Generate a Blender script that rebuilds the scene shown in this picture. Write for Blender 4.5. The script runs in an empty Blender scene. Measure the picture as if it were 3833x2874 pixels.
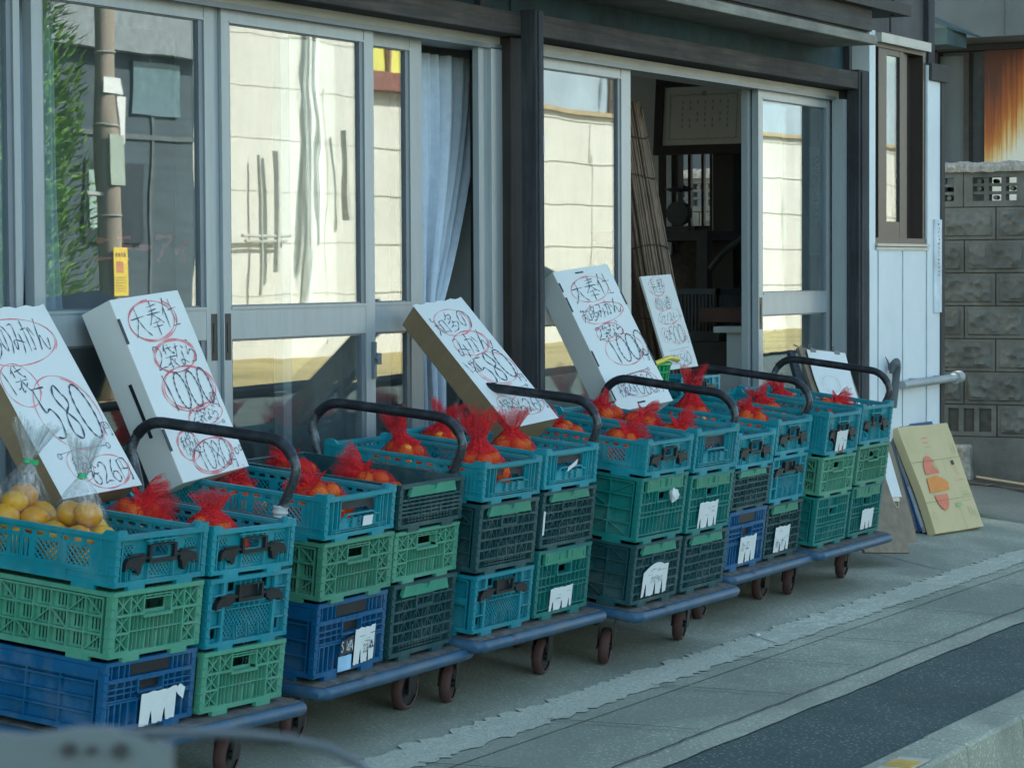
import bpy, bmesh, math, random
from mathutils import Vector, Matrix, Euler
R=math.radians
sc=bpy.context.scene
COL=sc.collection
# ---------------------------------------------------------------- camera
cam_d=bpy.data.cameras.new("camera"); cam=bpy.data.objects.new("camera",cam_d); COL.objects.link(cam)
cam_d.sensor_width=36; cam_d.lens=9831.756/3833*36; cam_d.clip_start=.05; cam_d.clip_end=2000
_rt=Vector((0.46982492,-0.88274333,-0.00536328)); _dn=Vector((-0.0407209,-0.01560308,-0.99904872)); _fw=Vector((0.88181991,0.46959638,-0.0432768))
_m=Matrix((( _rt.x,-_dn.x,-_fw.x,0),(_rt.y,-_dn.y,-_fw.y,0),(_rt.z,-_dn.z,-_fw.z,1.42),(0,0,0,1)))
cam.matrix_world=_m
cam_d.dof.use_dof=True; cam_d.dof.focus_distance=9.0; cam_d.dof.aperture_fstop=20
sc.camera=cam
# ---------------------------------------------------------------- sky, sun, exposure
SUN_AZ,SUN_EL=R(24),R(40)          # azimuth from +Y towards +X : the sun stands behind the shop
w=bpy.data.worlds.new("World"); sc.world=w; w.use_nodes=True
nt=w.node_tree; bg=nt.nodes["Background"]
sky=nt.nodes.new("ShaderNodeTexSky"); sky.sky_type='NISHITA'; sky.sun_disc=False
sky.sun_elevation=SUN_EL; sky.sun_rotation=SUN_AZ; sky.air_density=1.0; sky.dust_density=1.2; sky.ozone_density=.35
tint=nt.nodes.new('ShaderNodeMix'); tint.data_type='RGBA'; tint.blend_type='MULTIPLY'; tint.inputs[0].default_value=1; tint.inputs[7].default_value=(.92,1.0,.89,1); nt.links.new(sky.outputs[0],tint.inputs[6]); nt.links.new(tint.outputs[2],bg.inputs[0]); bg.inputs[1].default_value=.12
sl=bpy.data.lights.new("sun","SUN"); sun=bpy.data.objects.new("sun",sl); COL.objects.link(sun)
sl.energy=3.6; sl.angle=R(.5); sl.color=(1,.94,.84)
sd=Vector((math.sin(SUN_AZ)*math.cos(SUN_EL),math.cos(SUN_AZ)*math.cos(SUN_EL),math.sin(SUN_EL)))
sun.rotation_euler=sd.to_track_quat('Z','Y').to_euler(); sun.location=(0,0,30)
sc.view_settings.view_transform='Standard'; sc.view_settings.look='None'
sc.view_settings.exposure=2.3; sc.view_settings.gamma=1
sc.render.engine='CYCLES'
try:
    cy=sc.cycles; cy.max_bounces=10; cy.transparent_max_bounces=24; cy.glossy_bounces=4; cy.diffuse_bounces=4
    cy.caustics_reflective=False; cy.caustics_refractive=False; cy.use_denoising=True; cy.sample_clamp_indirect=6
except Exception: pass

# ---------------------------------------------------------------- materials
MATS={}
def nm(name):
    m=bpy.data.materials.new(name); m.use_nodes=True; n=m.node_tree; b=n.nodes["Principled BSDF"]; return m,n,b
def N(n,t,**k):
    x=n.nodes.new(t)
    for a,v in k.items():
        if a.startswith('i_'):
            key=a[2:]; key=int(key) if key.isdigit() else key.replace('_',' ')
            x.inputs[key].default_value=v
        else: setattr(x,a,v)
    return x
def coords(n,scale=(1,1,1),rot=(0,0,0),src='Object'):
    tc=N(n,'ShaderNodeTexCoord'); mp=N(n,'ShaderNodeMapping'); mp.inputs['Scale'].default_value=scale; mp.inputs['Rotation'].default_value=rot
    n.links.new(tc.outputs[src],mp.inputs[0]); return mp.outputs[0]
def ramp(n,fac,stops):
    r=N(n,'ShaderNodeValToRGB'); e=r.color_ramp.elements
    while len(e)<len(stops): e.new(.5)
    for i,(p,c) in enumerate(stops): e[i].position=p; e[i].color=(*c,1) if len(c)==3 else c
    n.links.new(fac,r.inputs[0]); return r.outputs[0]
def mix(n,fac,a,b,mode='MIX'):
    x=N(n,'ShaderNodeMix',data_type='RGBA',blend_type=mode)
    for i,v in ((0,fac),(6,a),(7,b)):
        if hasattr(v,'links') or hasattr(v,'is_linked'): n.links.new(v,x.inputs[i])
        else: x.inputs[i].default_value=v if i==0 else ((*v,1) if len(v)==3 else v)
    return x.outputs[2]
def noise(n,vec,scale,detail=6,rough=.6,dist=0):
    x=N(n,'ShaderNodeTexNoise'); x.inputs['Scale'].default_value=scale; x.inputs['Detail'].default_value=detail; x.inputs['Roughness'].default_value=rough; x.inputs['Distortion'].default_value=dist
    if vec is not None: n.links.new(vec,x.inputs['Vector'])
    return x.outputs['Fac']
def bump(n,b,h,strength=.3,dist=.01):
    x=N(n,'ShaderNodeBump'); x.inputs['Strength'].default_value=strength; x.inputs['Distance'].default_value=dist
    n.links.new(h,x.inputs['Height']); n.links.new(x.outputs[0],b.inputs['Normal']); return x
def simple(name,col,rough=.6,var=.25,scale=8,stretch=(1,1,1),metal=0,bmp=.15,bdist=.004,bscale=60,dirt=None,dirt_amt=.35,dscale=3,rand=0,spec=.5):
    if name in MATS: return MATS[name]
    m,n,b=nm(name); v=coords(n,stretch)
    f=noise(n,v,scale); lo=tuple(c*(1-var) for c in col); hi=tuple(min(1,c*(1+var)) for c in col)
    c=ramp(n,f,[(.3,lo),(.7,hi)])
    if dirt:
        f2=noise(n,v,dscale,8,.7); g=ramp(n,f2,[(.48,(0,0,0)),(.72,(dirt_amt,)*3)]); c=mix(n,g,c,dirt)
    if rand:
        oi=N(n,'ShaderNodeObjectInfo'); h=N(n,'ShaderNodeHueSaturation'); mr=N(n,'ShaderNodeMapRange'); mr.inputs[3].default_value=1-rand; mr.inputs[4].default_value=1+rand
        n.links.new(oi.outputs['Random'],mr.inputs[0]); n.links.new(mr.outputs[0],h.inputs['Value']); n.links.new(c,h.inputs['Color']); c=h.outputs[0]
    n.links.new(c,b.inputs['Base Color']); b.inputs['Roughness'].default_value=rough; b.inputs['Metallic'].default_value=metal
    b.inputs['Specular IOR Level'].default_value=spec
    if bmp: bump(n,b,noise(n,v,bscale,5),bmp,bdist)
    MATS[name]=m; return m
def plastic(name,col,rough=.42):
    return simple(name,col,rough,.14,14,bmp=.08,bdist=.002,bscale=90,dirt=(.36,.38,.35),dirt_amt=.2,dscale=9,rand=.12)
TURQ=plastic('turquoise_plastic',(.004,.25,.305)); TURQ2=plastic('turquoise_plastic_dusty',(.005,.225,.285))
GREEN=plastic('pale_green_plastic',(.07,.275,.18)); GREEN2=plastic('mid_green_plastic',(.045,.26,.16))
BLUE=plastic('blue_plastic',(.001,.09,.215)); DARK=plastic('dark_teal_plastic',(.012,.068,.076)); TEAL=plastic('teal_green_plastic',(.004,.17,.155))
LATCH=plastic('latch_green_plastic',(.03,.24,.15)); BLACKP=simple('black_plastic',(.010,.013,.016),.45,.2,14,bmp=.08,bdist=.002,bscale=90)
PAPER=simple('white_paper',(.72,.72,.70),.85,.04,20,bmp=.05); CARTW=simple('white_carton',(.74,.74,.71),.7,.04,5,bmp=.06,bdist=.004,bscale=14)
CARTB=simple('brown_carton',(.30,.21,.12),.85,.1,6,(1,1,6),bmp=.1); CARTSIDE=simple('grey_white_carton_side',(.46,.51,.57),.7,.05,5,bmp=.05)
INK=simple('marker_ink',(.028,.040,.075),.5,.1,20,bmp=0); RED=simple('red_marker',(.80,.20,.22),.6,.35,30,bmp=0)
RUB=simple('grip_black_steel',(.011,.013,.017),.5,.25,20,bmp=.12,bscale=50,dirt=(.10,.11,.12),dirt_amt=.4,dscale=22)
STEEL=simple('worn_tube_steel',(.022,.026,.033),.38,.3,20,dirt=(.34,.36,.38),dirt_amt=.8,dscale=14)
BUMP=simple('blue_bumper',(.014,.07,.135),.55,.2,9,dirt=(.10,.12,.14),dirt_amt=.7,dscale=12)
DECK=simple('deck_board',(.085,.08,.075),.9,.45,30,bmp=.5,bdist=.006,dirt=(.2,.18,.15),dirt_amt=.7,dscale=16)
TYRE=simple('brown_rubber',(.085,.038,.036),.75,.2,10,dirt=(.12,.11,.10),dirt_amt=.4); FORK=simple('dark_fork_steel',(.035,.036,.038),.5,.3,12,metal=.5)
TAPE=simple('grey_tape',(.42,.44,.45),.5,.2,30)
ALU=simple('aluminium',(.36,.40,.42),.42,.06,3,(6,6,.6),metal=.25,bmp=.03,dirt=(.28,.29,.29),dirt_amt=.4,dscale=7)
ALUD=simple('aluminium_dark',(.17,.20,.23),.45,.1,4,metal=.35,bmp=.03); ALUH=simple('aluminium_header',(.40,.40,.37),.5,.1,4,(1,1,8),metal=.1,dirt=(.25,.24,.2),dirt_amt=.5,dscale=6)
def wood(name,c0,c1,axis,rough=.8):
    if name in MATS: return MATS[name]
    m,n,b=nm(name); s=[26,26,26]; s[axis]=1.1; v=coords(n,tuple(s)); f=noise(n,v,2.2,9,.68,.6)
    v2=coords(n,(1,1,1)); g=noise(n,v2,2.6,6,.65)
    c=ramp(n,f,[(.3,c0),(.55,tuple((a+d)/2 for a,d in zip(c0,c1))),(.75,c1)]); c=mix(n,ramp(n,g,[(.35,(.25,)*3),(.7,(1,)*3)]),tuple(x*.55 for x in c0),c)
    n.links.new(c,b.inputs['Base Color']); b.inputs['Roughness'].default_value=rough; bump(n,b,f,.5,.004); MATS[name]=m; return m
WOODX=wood('weathered_timber_lengthwise',(.026,.023,.022),(.15,.12,.10),0); WOODZ=wood('weathered_timber_upright',(.018,.022,.026),(.10,.105,.11),2)
WOODB=wood('brown_timber_upright',(.026,.020,.017),(.075,.058,.05),2); WOODT=wood('pale_weathered_trim',(.20,.19,.16),(.44,.41,.34),0)
BROWNX=wood('brown_board',(.05,.045,.042),(.12,.105,.095),0)
FASC=simple('dark_teal_fascia',(.016,.05,.064),.85,.55,3,bmp=.25,bscale=30,dirt=(.06,.085,.09),dirt_amt=.7,dscale=4)
UPPER=simple('grey_brown_panel',(.085,.08,.078),.85,.3,4,bmp=.2,dirt=(.15,.14,.13),dirt_amt=.4)
def whitewall():
    m,n,b=nm('white_sheet_wall'); v=coords(n); f=noise(n,v,2.5,6); c=ramp(n,f,[(.3,(.60,.67,.71)),(.7,(.70,.76,.79))])
    v3=coords(n,(9,9,.5)); s=noise(n,v3,2.2,6,.7); c=mix(n,ramp(n,s,[(.6,(0,)*3),(.8,(.3,)*3)]),c,(.36,.38,.36))
    n.links.new(c,b.inputs['Base Color']); b.inputs['Roughness'].default_value=.5; bump(n,b,f,.1,.01); return m
WHITEW=whitewall()
BROWNF=simple('brown_window_frame',(.045,.034,.028),.45,.15,5); SILV=simple('pale_sill_metal',(.42,.42,.38),.45,.15,8,metal=.2)
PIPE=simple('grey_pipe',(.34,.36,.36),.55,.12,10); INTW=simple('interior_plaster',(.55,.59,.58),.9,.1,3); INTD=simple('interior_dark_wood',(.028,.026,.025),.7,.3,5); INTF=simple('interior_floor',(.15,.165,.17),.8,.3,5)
CURT=simple('grey_blue_curtain_cloth',(.56,.64,.74),.9,.08,30,bmp=.1)
SHEER=simple('pale_lace_curtain_cloth',(.5,.56,.64),.9,.08,30)
def glass(name,fac,wav,col=(.92,.97,.98)):
    m=bpy.data.materials.new(name); m.use_nodes=True; n=m.node_tree; n.nodes.clear(); o=N(n,'ShaderNodeOutputMaterial')
    t=N(n,'ShaderNodeBsdfTransparent'); t.inputs[0].default_value=(.86,.91,.92,1); g=N(n,'ShaderNodeBsdfGlossy'); g.inputs['Roughness'].default_value=.0; g.inputs[0].default_value=(*col,1)
    v=coords(n,(1,1,.55)); h=noise(n,v,2.1,2,.5,.4); bp=N(n,'ShaderNodeBump'); bp.inputs['Strength'].default_value=wav; bp.inputs['Distance'].default_value=.02
    n.links.new(h,bp.inputs['Height']); n.links.new(bp.outputs[0],g.inputs['Normal'])
    d=N(n,'ShaderNodeBsdfDiffuse'); d.inputs[0].default_value=(.5,.55,.55,1)
    mx=N(n,'ShaderNodeMixShader'); mx.inputs[0].default_value=fac; n.links.new(t.outputs[0],mx.inputs[1]); n.links.new(g.outputs[0],mx.inputs[2])
    dv=noise(n,coords(n,(3,3,1)),4,6,.7); dr=ramp(n,dv,[(.42,(.028,)*3),(.8,(.085,)*3)])
    m2=N(n,'ShaderNodeMixShader'); n.links.new(dr,m2.inputs[0]); n.links.new(mx.outputs[0],m2.inputs[1]); n.links.new(d.outputs[0],m2.inputs[2]); n.links.new(m2.outputs[0],o.inputs[0]); return m
GLASS=glass('door_glass',.15,.03)
def netmat(name,a0,a1,col,weave,dens=False):
    m=bpy.data.materials.new(name); m.use_nodes=True; n=m.node_tree; n.nodes.clear(); o=N(n,'ShaderNodeOutputMaterial')
    t=N(n,'ShaderNodeBsdfTransparent'); d=N(n,'ShaderNodeBsdfDiffuse'); tr=N(n,'ShaderNodeBsdfTranslucent')
    v=coords(n,(1,1,1)); f=noise(n,v,28,5,.65); f3=noise(n,coords(n,(3,3,1)),60,3,.6); c=ramp(n,f,[(.3,tuple(x*.8 for x in col)),(.7,tuple(min(1,x*1.15) for x in col))])
    n.links.new(c,d.inputs[0]); n.links.new(c,tr.inputs[0]); mx=N(n,'ShaderNodeMixShader'); mx.inputs[0].default_value=.4; n.links.new(d.outputs[0],mx.inputs[1]); n.links.new(tr.outputs[0],mx.inputs[2])
    g=N(n,'ShaderNodeMath',operation='ADD'); n.links.new(f,g.inputs[0]); n.links.new(f3,g.inputs[1])
    mr=N(n,'ShaderNodeMapRange'); mr.inputs[1].default_value=.7; mr.inputs[2].default_value=1.3; mr.inputs[3].default_value=a0; mr.inputs[4].default_value=a1; n.links.new(g.outputs[0],mr.inputs[0])
    wv=[]
    for rot in (R(38),R(-38)):
        wt=N(n,'ShaderNodeTexWave'); wt.inputs['Scale'].default_value=weave; wt.inputs['Distortion'].default_value=1.5; n.links.new(coords(n,(1,1,1),(rot,rot,0)),wt.inputs[0]); wv.append(wt.outputs['Fac'])
    mm=N(n,'ShaderNodeMath',operation='MAXIMUM'); n.links.new(wv[0],mm.inputs[0]); n.links.new(wv[1],mm.inputs[1])
    m3=N(n,'ShaderNodeMapRange'); m3.inputs[1].default_value=.4; m3.inputs[2].default_value=1; m3.inputs[3].default_value=.65; m3.inputs[4].default_value=1.2; n.links.new(mm.outputs[0],m3.inputs[0])
    mu=N(n,'ShaderNodeMath',operation='MULTIPLY',use_clamp=True); n.links.new(mr.outputs[0],mu.inputs[0]); n.links.new(m3.outputs[0],mu.inputs[1])
    if dens:
        at=N(n,'ShaderNodeAttribute'); at.attribute_name='dens'; q=N(n,'ShaderNodeMath',operation='MULTIPLY'); n.links.new(mu.outputs[0],q.inputs[0]); n.links.new(at.outputs['Fac'],q.inputs[1]); mu=q
    m2=N(n,'ShaderNodeMixShader'); n.links.new(mu.outputs[0],m2.inputs[0]); n.links.new(t.outputs[0],m2.inputs[1]); n.links.new(mx.outputs[0],m2.inputs[2]); n.links.new(m2.outputs[0],o.inputs[0]); return m
NET=netmat('red_net',.28,.74,(.78,.05,.05),60); NETT=netmat('red_net_bunched',.30,.95,(.80,.045,.055),80,True)
def clearbag(name,dens=False):
    m=bpy.data.materials.new(name); m.use_nodes=True; n=m.node_tree; n.nodes.clear(); o=N(n,'ShaderNodeOutputMaterial')
    t=N(n,'ShaderNodeBsdfTransparent'); t.inputs[0].default_value=(.96,.97,.97,1); g=N(n,'ShaderNodeBsdfGlossy'); g.inputs['Roughness'].default_value=.12; d=N(n,'ShaderNodeBsdfDiffuse'); d.inputs[0].default_value=(.8,.83,.85,1)
    f=noise(n,coords(n,(30,30,5)),1.6,6,.7,1.5); bp=N(n,'ShaderNodeBump'); bp.inputs['Strength'].default_value=.9; bp.inputs['Distance'].default_value=.01; n.links.new(f,bp.inputs['Height']); n.links.new(bp.outputs[0],g.inputs['Normal'])
    m1=N(n,'ShaderNodeMixShader'); m1.inputs[0].default_value=.28; n.links.new(g.outputs[0],m1.inputs[1]); n.links.new(d.outputs[0],m1.inputs[2])
    fr=ramp(n,f,[(.42,(.025,)*3),(.64,(.13,)*3),(.78,(.5,)*3)]); m2=N(n,'ShaderNodeMixShader')
    if dens:
        at=N(n,'ShaderNodeAttribute'); at.attribute_name='dens'; q=N(n,'ShaderNodeMath',operation='MULTIPLY',use_clamp=True); n.links.new(fr,q.inputs[0]); n.links.new(at.outputs['Fac'],q.inputs[1]); fr=q.outputs[0]
    n.links.new(fr,m2.inputs[0]); n.links.new(t.outputs[0],m2.inputs[1]); n.links.new(m1.outputs[0],m2.inputs[2]); n.links.new(m2.outputs[0],o.inputs[0]); return m
CLEAR=clearbag('clear_plastic_film'); FILM=clearbag('clear_bag_film',True)
def fruit(name,c0,c1):
    m,n,b=nm(name); v=coords(n); f=noise(n,v,14,3); oi=N(n,'ShaderNodeObjectInfo'); c=ramp(n,f,[(.35,c0),(.65,c1)]); h=N(n,'ShaderNodeHueSaturation'); mr=N(n,'ShaderNodeMapRange'); mr.inputs[3].default_value=.485; mr.inputs[4].default_value=.515
    n.links.new(oi.outputs['Random'],mr.inputs[0]); n.links.new(mr.outputs[0],h.inputs['Hue']); n.links.new(c,h.inputs['Color']); n.links.new(h.outputs[0],b.inputs['Base Color'])
    b.inputs['Roughness'].default_value=.38; bump(n,b,noise(n,v,160,3),.35,.003); b.inputs['Subsurface Weight'].default_value=.06; b.inputs['Subsurface Radius'].default_value=(.01,.004,.001); return m
ORANGE=fruit('mandarin_peel',(.78,.22,.008),(.86,.30,.012)); YELLOW=fruit('yellow_citrus_peel',(.66,.27,.004),(.74,.36,.006)); LIME=fruit('greenish_citrus_peel',(.45,.46,.03),(.6,.5,.03))
GRTAPE=simple('green_tape',(.02,.45,.16),.4,.1,20)
# ---- ground materials
def ground(name,c0,c1,speck,sscale,fine=220,bmp=.5,stain=(.55,.57,.57),stain_amt=.55,patch=None):
    m,n,b=nm(name); v=coords(n); f=noise(n,v,1.7,8,.65); c=ramp(n,f,[(.3,c0),(.7,c1)])
    g=noise(n,v,fine,3,.7); c=mix(n,ramp(n,g,[(.38,(.55,)*3),(.62,(1,)*3)]),tuple(x*.45 for x in c0),c)
    vo=N(n,'ShaderNodeTexVoronoi'); vo.inputs['Scale'].default_value=sscale; n.links.new(v,vo.inputs['Vector'])
    c=mix(n,ramp(n,vo.outputs['Distance'],[(.16,(.75,)*3),(.30,(0,)*3)]),c,speck)
    st=noise(n,v,.9,5,.6,1.2); c=mix(n,ramp(n,st,[(.42,(stain_amt,)*3),(.62,(0,)*3)]),c,tuple(x*s for x,s in zip(c0,stain)))
    if patch:
        pf=noise(n,coords(n,(1,2.2,1)),7,8,.75,.8); c=mix(n,ramp(n,pf,[(.46,(0,)*3),(.56,(.85,)*3)]),c,patch)
    n.links.new(c,b.inputs['Base Color']); b.inputs['Roughness'].default_value=.9; bump(n,b,g,bmp,.006); return m
CONC=ground('apron_concrete',(.31,.325,.255),(.46,.455,.35),(.62,.58,.45),46,95)
BANDM=ground('worn_pale_concrete',(.50,.50,.40),(.68,.66,.53),(.28,.28,.22),30,60,1.0,(.7,.7,.7),.5,(.40,.405,.32))
SLAB=ground('slab_concrete',(.28,.295,.225),(.40,.40,.30),(.66,.60,.46),50,95)
KERBM=ground('kerb_concrete',(.32,.325,.25),(.47,.455,.34),(.66,.60,.46),46,95)
ASPH=ground('dark_asphalt',(.055,.085,.078),(.090,.12,.108),(.30,.31,.26),52,90,.9); LANE=ground('grey_lane_asphalt',(.14,.155,.135),(.20,.21,.18),(.32,.32,.27),60)
DIRT=ground('roadside_earth',(.10,.085,.065),(.16,.14,.10),(.3,.27,.2),60)
def grassm():
    m,n,b=nm('dry_lawn'); v=coords(n,(1,1,1)); f=noise(n,v,.45,8,.7); c=ramp(n,f,[(.3,(.20,.20,.05)),(.5,(.46,.36,.15)),(.7,(.52,.42,.20))]); n.links.new(c,b.inputs['Base Color']); b.inputs['Roughness'].default_value=1; bump(n,b,noise(n,v,30,5),.8,.05); return m
LAWN=grassm()

# ---------------------------------------------------------------- mesh helpers
class MB:
    def __init__(s): s.v=[]; s.f=[]; s.m=[]; s.k=0
    def add(s,vs,fs,mi=0):
        o=len(s.v); s.v+=[tuple(x) for x in vs]; s.f+=[tuple(i+o for i in f) for f in fs]; s.m+=[mi]*len(fs)
    def hexa(s,P,mi=0): s.add(P,[(0,3,2,1),(4,5,6,7),(0,1,5,4),(1,2,6,5),(2,3,7,6),(3,0,4,7)],mi)
    def box(s,x0,x1,y0,y1,z0,z1,mi=0):
        s.hexa([(x0,y0,z0),(x1,y0,z0),(x1,y1,z0),(x0,y1,z0),(x0,y0,z1),(x1,y0,z1),(x1,y1,z1),(x0,y1,z1)],mi)
    def bar(s,p,q,w,d,side,mi=0):      # box from p to q, width w along 'side', depth d along the third axis
        p=Vector(p);q=Vector(q);t=(q-p).normalized();sd=Vector(side); sd=(sd-t*sd.dot(t)).normalized(); n=t.cross(sd)
        a=sd*w/2;b=n*d/2; s.hexa([p-a-b,p+a-b,p+a+b,p-a+b,q-a-b,q+a-b,q+a+b,q-a+b],mi)
    def tube(s,pts,r,n=10,mi=0,closed=False):
        pts=[Vector(p) for p in pts]; rs=r if isinstance(r,(list,tuple)) else [r]*len(pts); t=(pts[1]-pts[0]).normalized()
        a=Vector((0,0,1)) if abs(t.z)<.9 else Vector((1,0,0)); u=(a-t*a.dot(t)).normalized(); o=len(s.v); vs=[];fs=[]
        for i,p in enumerate(pts):
            tt=((pts[min(i+1,len(pts)-1)]-pts[max(i-1,0)])).normalized(); u=(u-tt*u.dot(tt)).normalized(); w=tt.cross(u)
            vs+=[p+(u*math.cos(2*math.pi*k/n)+w*math.sin(2*math.pi*k/n))*rs[i] for k in range(n)]
        for i in range(len(pts)-1):
            fs+=[(i*n+k,i*n+(k+1)%n,(i+1)*n+(k+1)%n,(i+1)*n+k) for k in range(n)]
        fs+=[tuple(range(n))[::-1],tuple((len(pts)-1)*n+k for k in range(n))]; s.add(vs,fs,mi)
    def lathe(s,prof,n=20,axis='z',c=(0,0,0),mi=0,ruf=None,ax=None):
        c=Vector(c); A=Vector(ax).normalized() if ax is not None else {'z':Vector((0,0,1)),'y':Vector((0,1,0)),'x':Vector((1,0,0))}[axis]
        h=Vector((1,0,0)) if abs(A.x)<.8 else Vector((0,1,0)); u=(h-A*h.dot(A)).normalized(); w=A.cross(u); vs=[];fs=[]
        for i,(r,z) in enumerate(prof):
            for k in range(n):
                th=2*math.pi*k/n; rr=r; zz=z
                if ruf: rr,zz=ruf(i,th,r,z)
                vs.append(c+A*zz+(u*math.cos(th)+w*math.sin(th))*rr)
        for i in range(len(prof)-1): fs+=[(i*n+k,i*n+(k+1)%n,(i+1)*n+(k+1)%n,(i+1)*n+k) for k in range(n)]
        s.add(vs,fs,mi)
    def mesh(s,name,mats,smooth=0):
        me=bpy.data.meshes.new(name); me.from_pydata(s.v,[],s.f)
        for m in (mats if isinstance(mats,(list,tuple)) else [mats]): me.materials.append(m)
        me.polygons.foreach_set('material_index',s.m)
        if smooth:
            me.polygons.foreach_set('use_smooth',[True]*len(s.f)); me.update(); me.set_sharp_from_angle(angle=R(smooth))
        me.update(); return me
    def build(s,name,mats,parent=None,smooth=0,loc=None,bevel=0):
        return link(name,s.mesh(name,mats,smooth),parent,loc,bevel)
def link(name,me,parent=None,loc=None,bevel=0):
    o=bpy.data.objects.new(name,me); COL.objects.link(o)
    if parent: o.parent=parent
    if loc: o.location=loc
    if bevel:
        b=o.modifiers.new('bevel','BEVEL'); b.width=bevel; b.segments=2; b.limit_method='ANGLE'
    return o
def empty(name,loc,rot=(0,0,0)):
    o=bpy.data.objects.new(name,None); COL.objects.link(o); o.location=loc; o.rotation_euler=rot; o.empty_display_size=.1; return o
def tag(o,label=None,cat=None,group=None,kind=None):
    if label: o['label']=label
    if cat: o['category']=cat
    if group: o['group']=group
    if kind: o['kind']=kind
    return o
def struct(name,mb,m,smooth=0): return tag(mb.build(name,m,None,smooth),kind='structure')
gz=lambda y: .11*(y-4.02)          # the apron falls towards the road
# ================================================================ SETTING
random.seed(4)
def slope_sheet(x0,x1,y0,y1,dz=0,nx=1,jag=(0,0),seed=1):
    b=MB(); r=random.Random(seed); n=max(1,nx); vs=[]
    for i in range(n+1):
        x=x0+(x1-x0)*i/n; ya=y0+r.uniform(-1,1)*jag[0]; yb=y1+r.uniform(-1,1)*jag[1]
        vs+=[(x,ya,gz(ya)+dz),(x,yb,gz(yb)+dz)]
    b.add(vs,[(2*i,2*i+2,2*i+3,2*i+1) for i in range(n)]); return b
def flat(x0,x1,y0,y1,z): b=MB(); b.add([(x0,y0,z),(x1,y0,z),(x1,y1,z),(x0,y1,z)],[(0,1,2,3)]); return b
struct('ground',flat(-400,600,-500,500,-.62),DIRT)
struct('road',flat(-60,140,-10.6,2.70,-.325),ASPH)
struct('lawn',flat(-60,140,-40,-10.62,-.26),LAWN)
g=slope_sheet(-8,13.9,3.75,4.98,0); struct('apron_pavement',g,CONC)
g=slope_sheet(-8,16.5,3.40,3.83,-.004); struct('slab_pavement',g,SLAB)
g=slope_sheet(4,16.5,3.81,3.965,.004,420,(.014,.022),3); struct('worn_edge_strip',g,BANDM)
g=slope_sheet(-8,16.5,3.305,3.402,-.002,160,(.007,0),5); struct('edging_strip',g,KERBM)
g=slope_sheet(-8,30,2.80,3.34,-.008); struct('asphalt_path',g,ASPH)
g=MB()
def crack(pts,wd,dz):
    for a,c in zip(pts,pts[1:]):
        p=Vector((a[0],a[1],0));q=Vector((c[0],c[1],0)); t=(q-p).normalized(); s=Vector((-t.y,t.x,0))*wd/2
        vs=[p-s,p+s,q+s,q-s]; g.add([(v.x,v.y,gz(v.y)+dz) for v in vs],[(0,3,2,1)])
def wob(p,q,n,a,seed):
    r=random.Random(seed); return [(p[0]+(q[0]-p[0])*i/n+r.uniform(-a,a),p[1]+(q[1]-p[1])*i/n+r.uniform(-a,a)) for i in range(n+1)]
for k,x in enumerate((6.6,7.43,8.21,8.94,9.59,10.55,11.57,12.5)): crack(wob((x,3.83),(x+.27,3.42),14,.005,k),.006,.0075)
crack(wob((5,3.401),(16,3.405),160,.004,50),.0065,.0035)
crack(wob((12.06,4.6),(11.8,3.97),14,.007,51),.006,.0035); crack(wob((9.4,3.96),(9.32,3.82),4,.004,53),.007,.0085)
struct('pavement_joint',g,simple('joint_dirt',(.035,.036,.033),.95,.3,30))  # thin dark strips laid along the pavement joints and cracks
# kerb stones between path and road
g=MB(); r=random.Random(8); x=-8
while x<20:
    x1=x+.6; o=.004*r.uniform(-1,1); zt=gz(2.84)+.012+o
    g.hexa([(x,2.665,-.33),(x1-.008,2.665,-.33),(x1-.008,2.86,-.33),(x,2.86,-.33),(x,2.69,zt-.012),(x1-.008,2.69,zt-.012),(x1-.008,2.848,zt),(x,2.848,zt)]); x=x1
kerb=tag(g.build('kerb',KERBM,bevel=.012),kind='structure')
g=flat(13.86,60,3.2,12,0); g.v=[(x+(.10*math.sin(y*3)+.04 if x<20 else 0),y,gz(min(y,5.6))-.006) for x,y,z in g.v]
g=MB(); n=40
vs=[]
for i in range(n+1):
    y=3.2+9*i/n; xe=13.93+.05*math.sin(y*7)+.03*math.sin(y*19)+(.0 if y>4.2 else (4.2-y)*1.2)
    vs+=[(xe,y,gz(min(y,6))-.003),(60,y,gz(min(y,6))-.003)]
g.add(vs,[(2*i,2*i+1,2*i+3,2*i+2) for i in range(n)]); struct('side_lane',g,LANE)
g=slope_sheet(13.6,17,3.0,4.3,-.009); struct('lane_corner_pavement',g,SLAB)
g=MB(); vs=[]; r=random.Random(9)
for i in range(41):
    y=4+4*i/40; vs+=[(15.38+r.uniform(-.07,.07),y,gz(min(y,6))+.002),(15.80,y,gz(min(y,6))+.03)]
g.add(vs,[(2*i,2*i+1,2*i+3,2*i+2) for i in range(40)]); struct('wall_foot_earth',g,DIRT)

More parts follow.
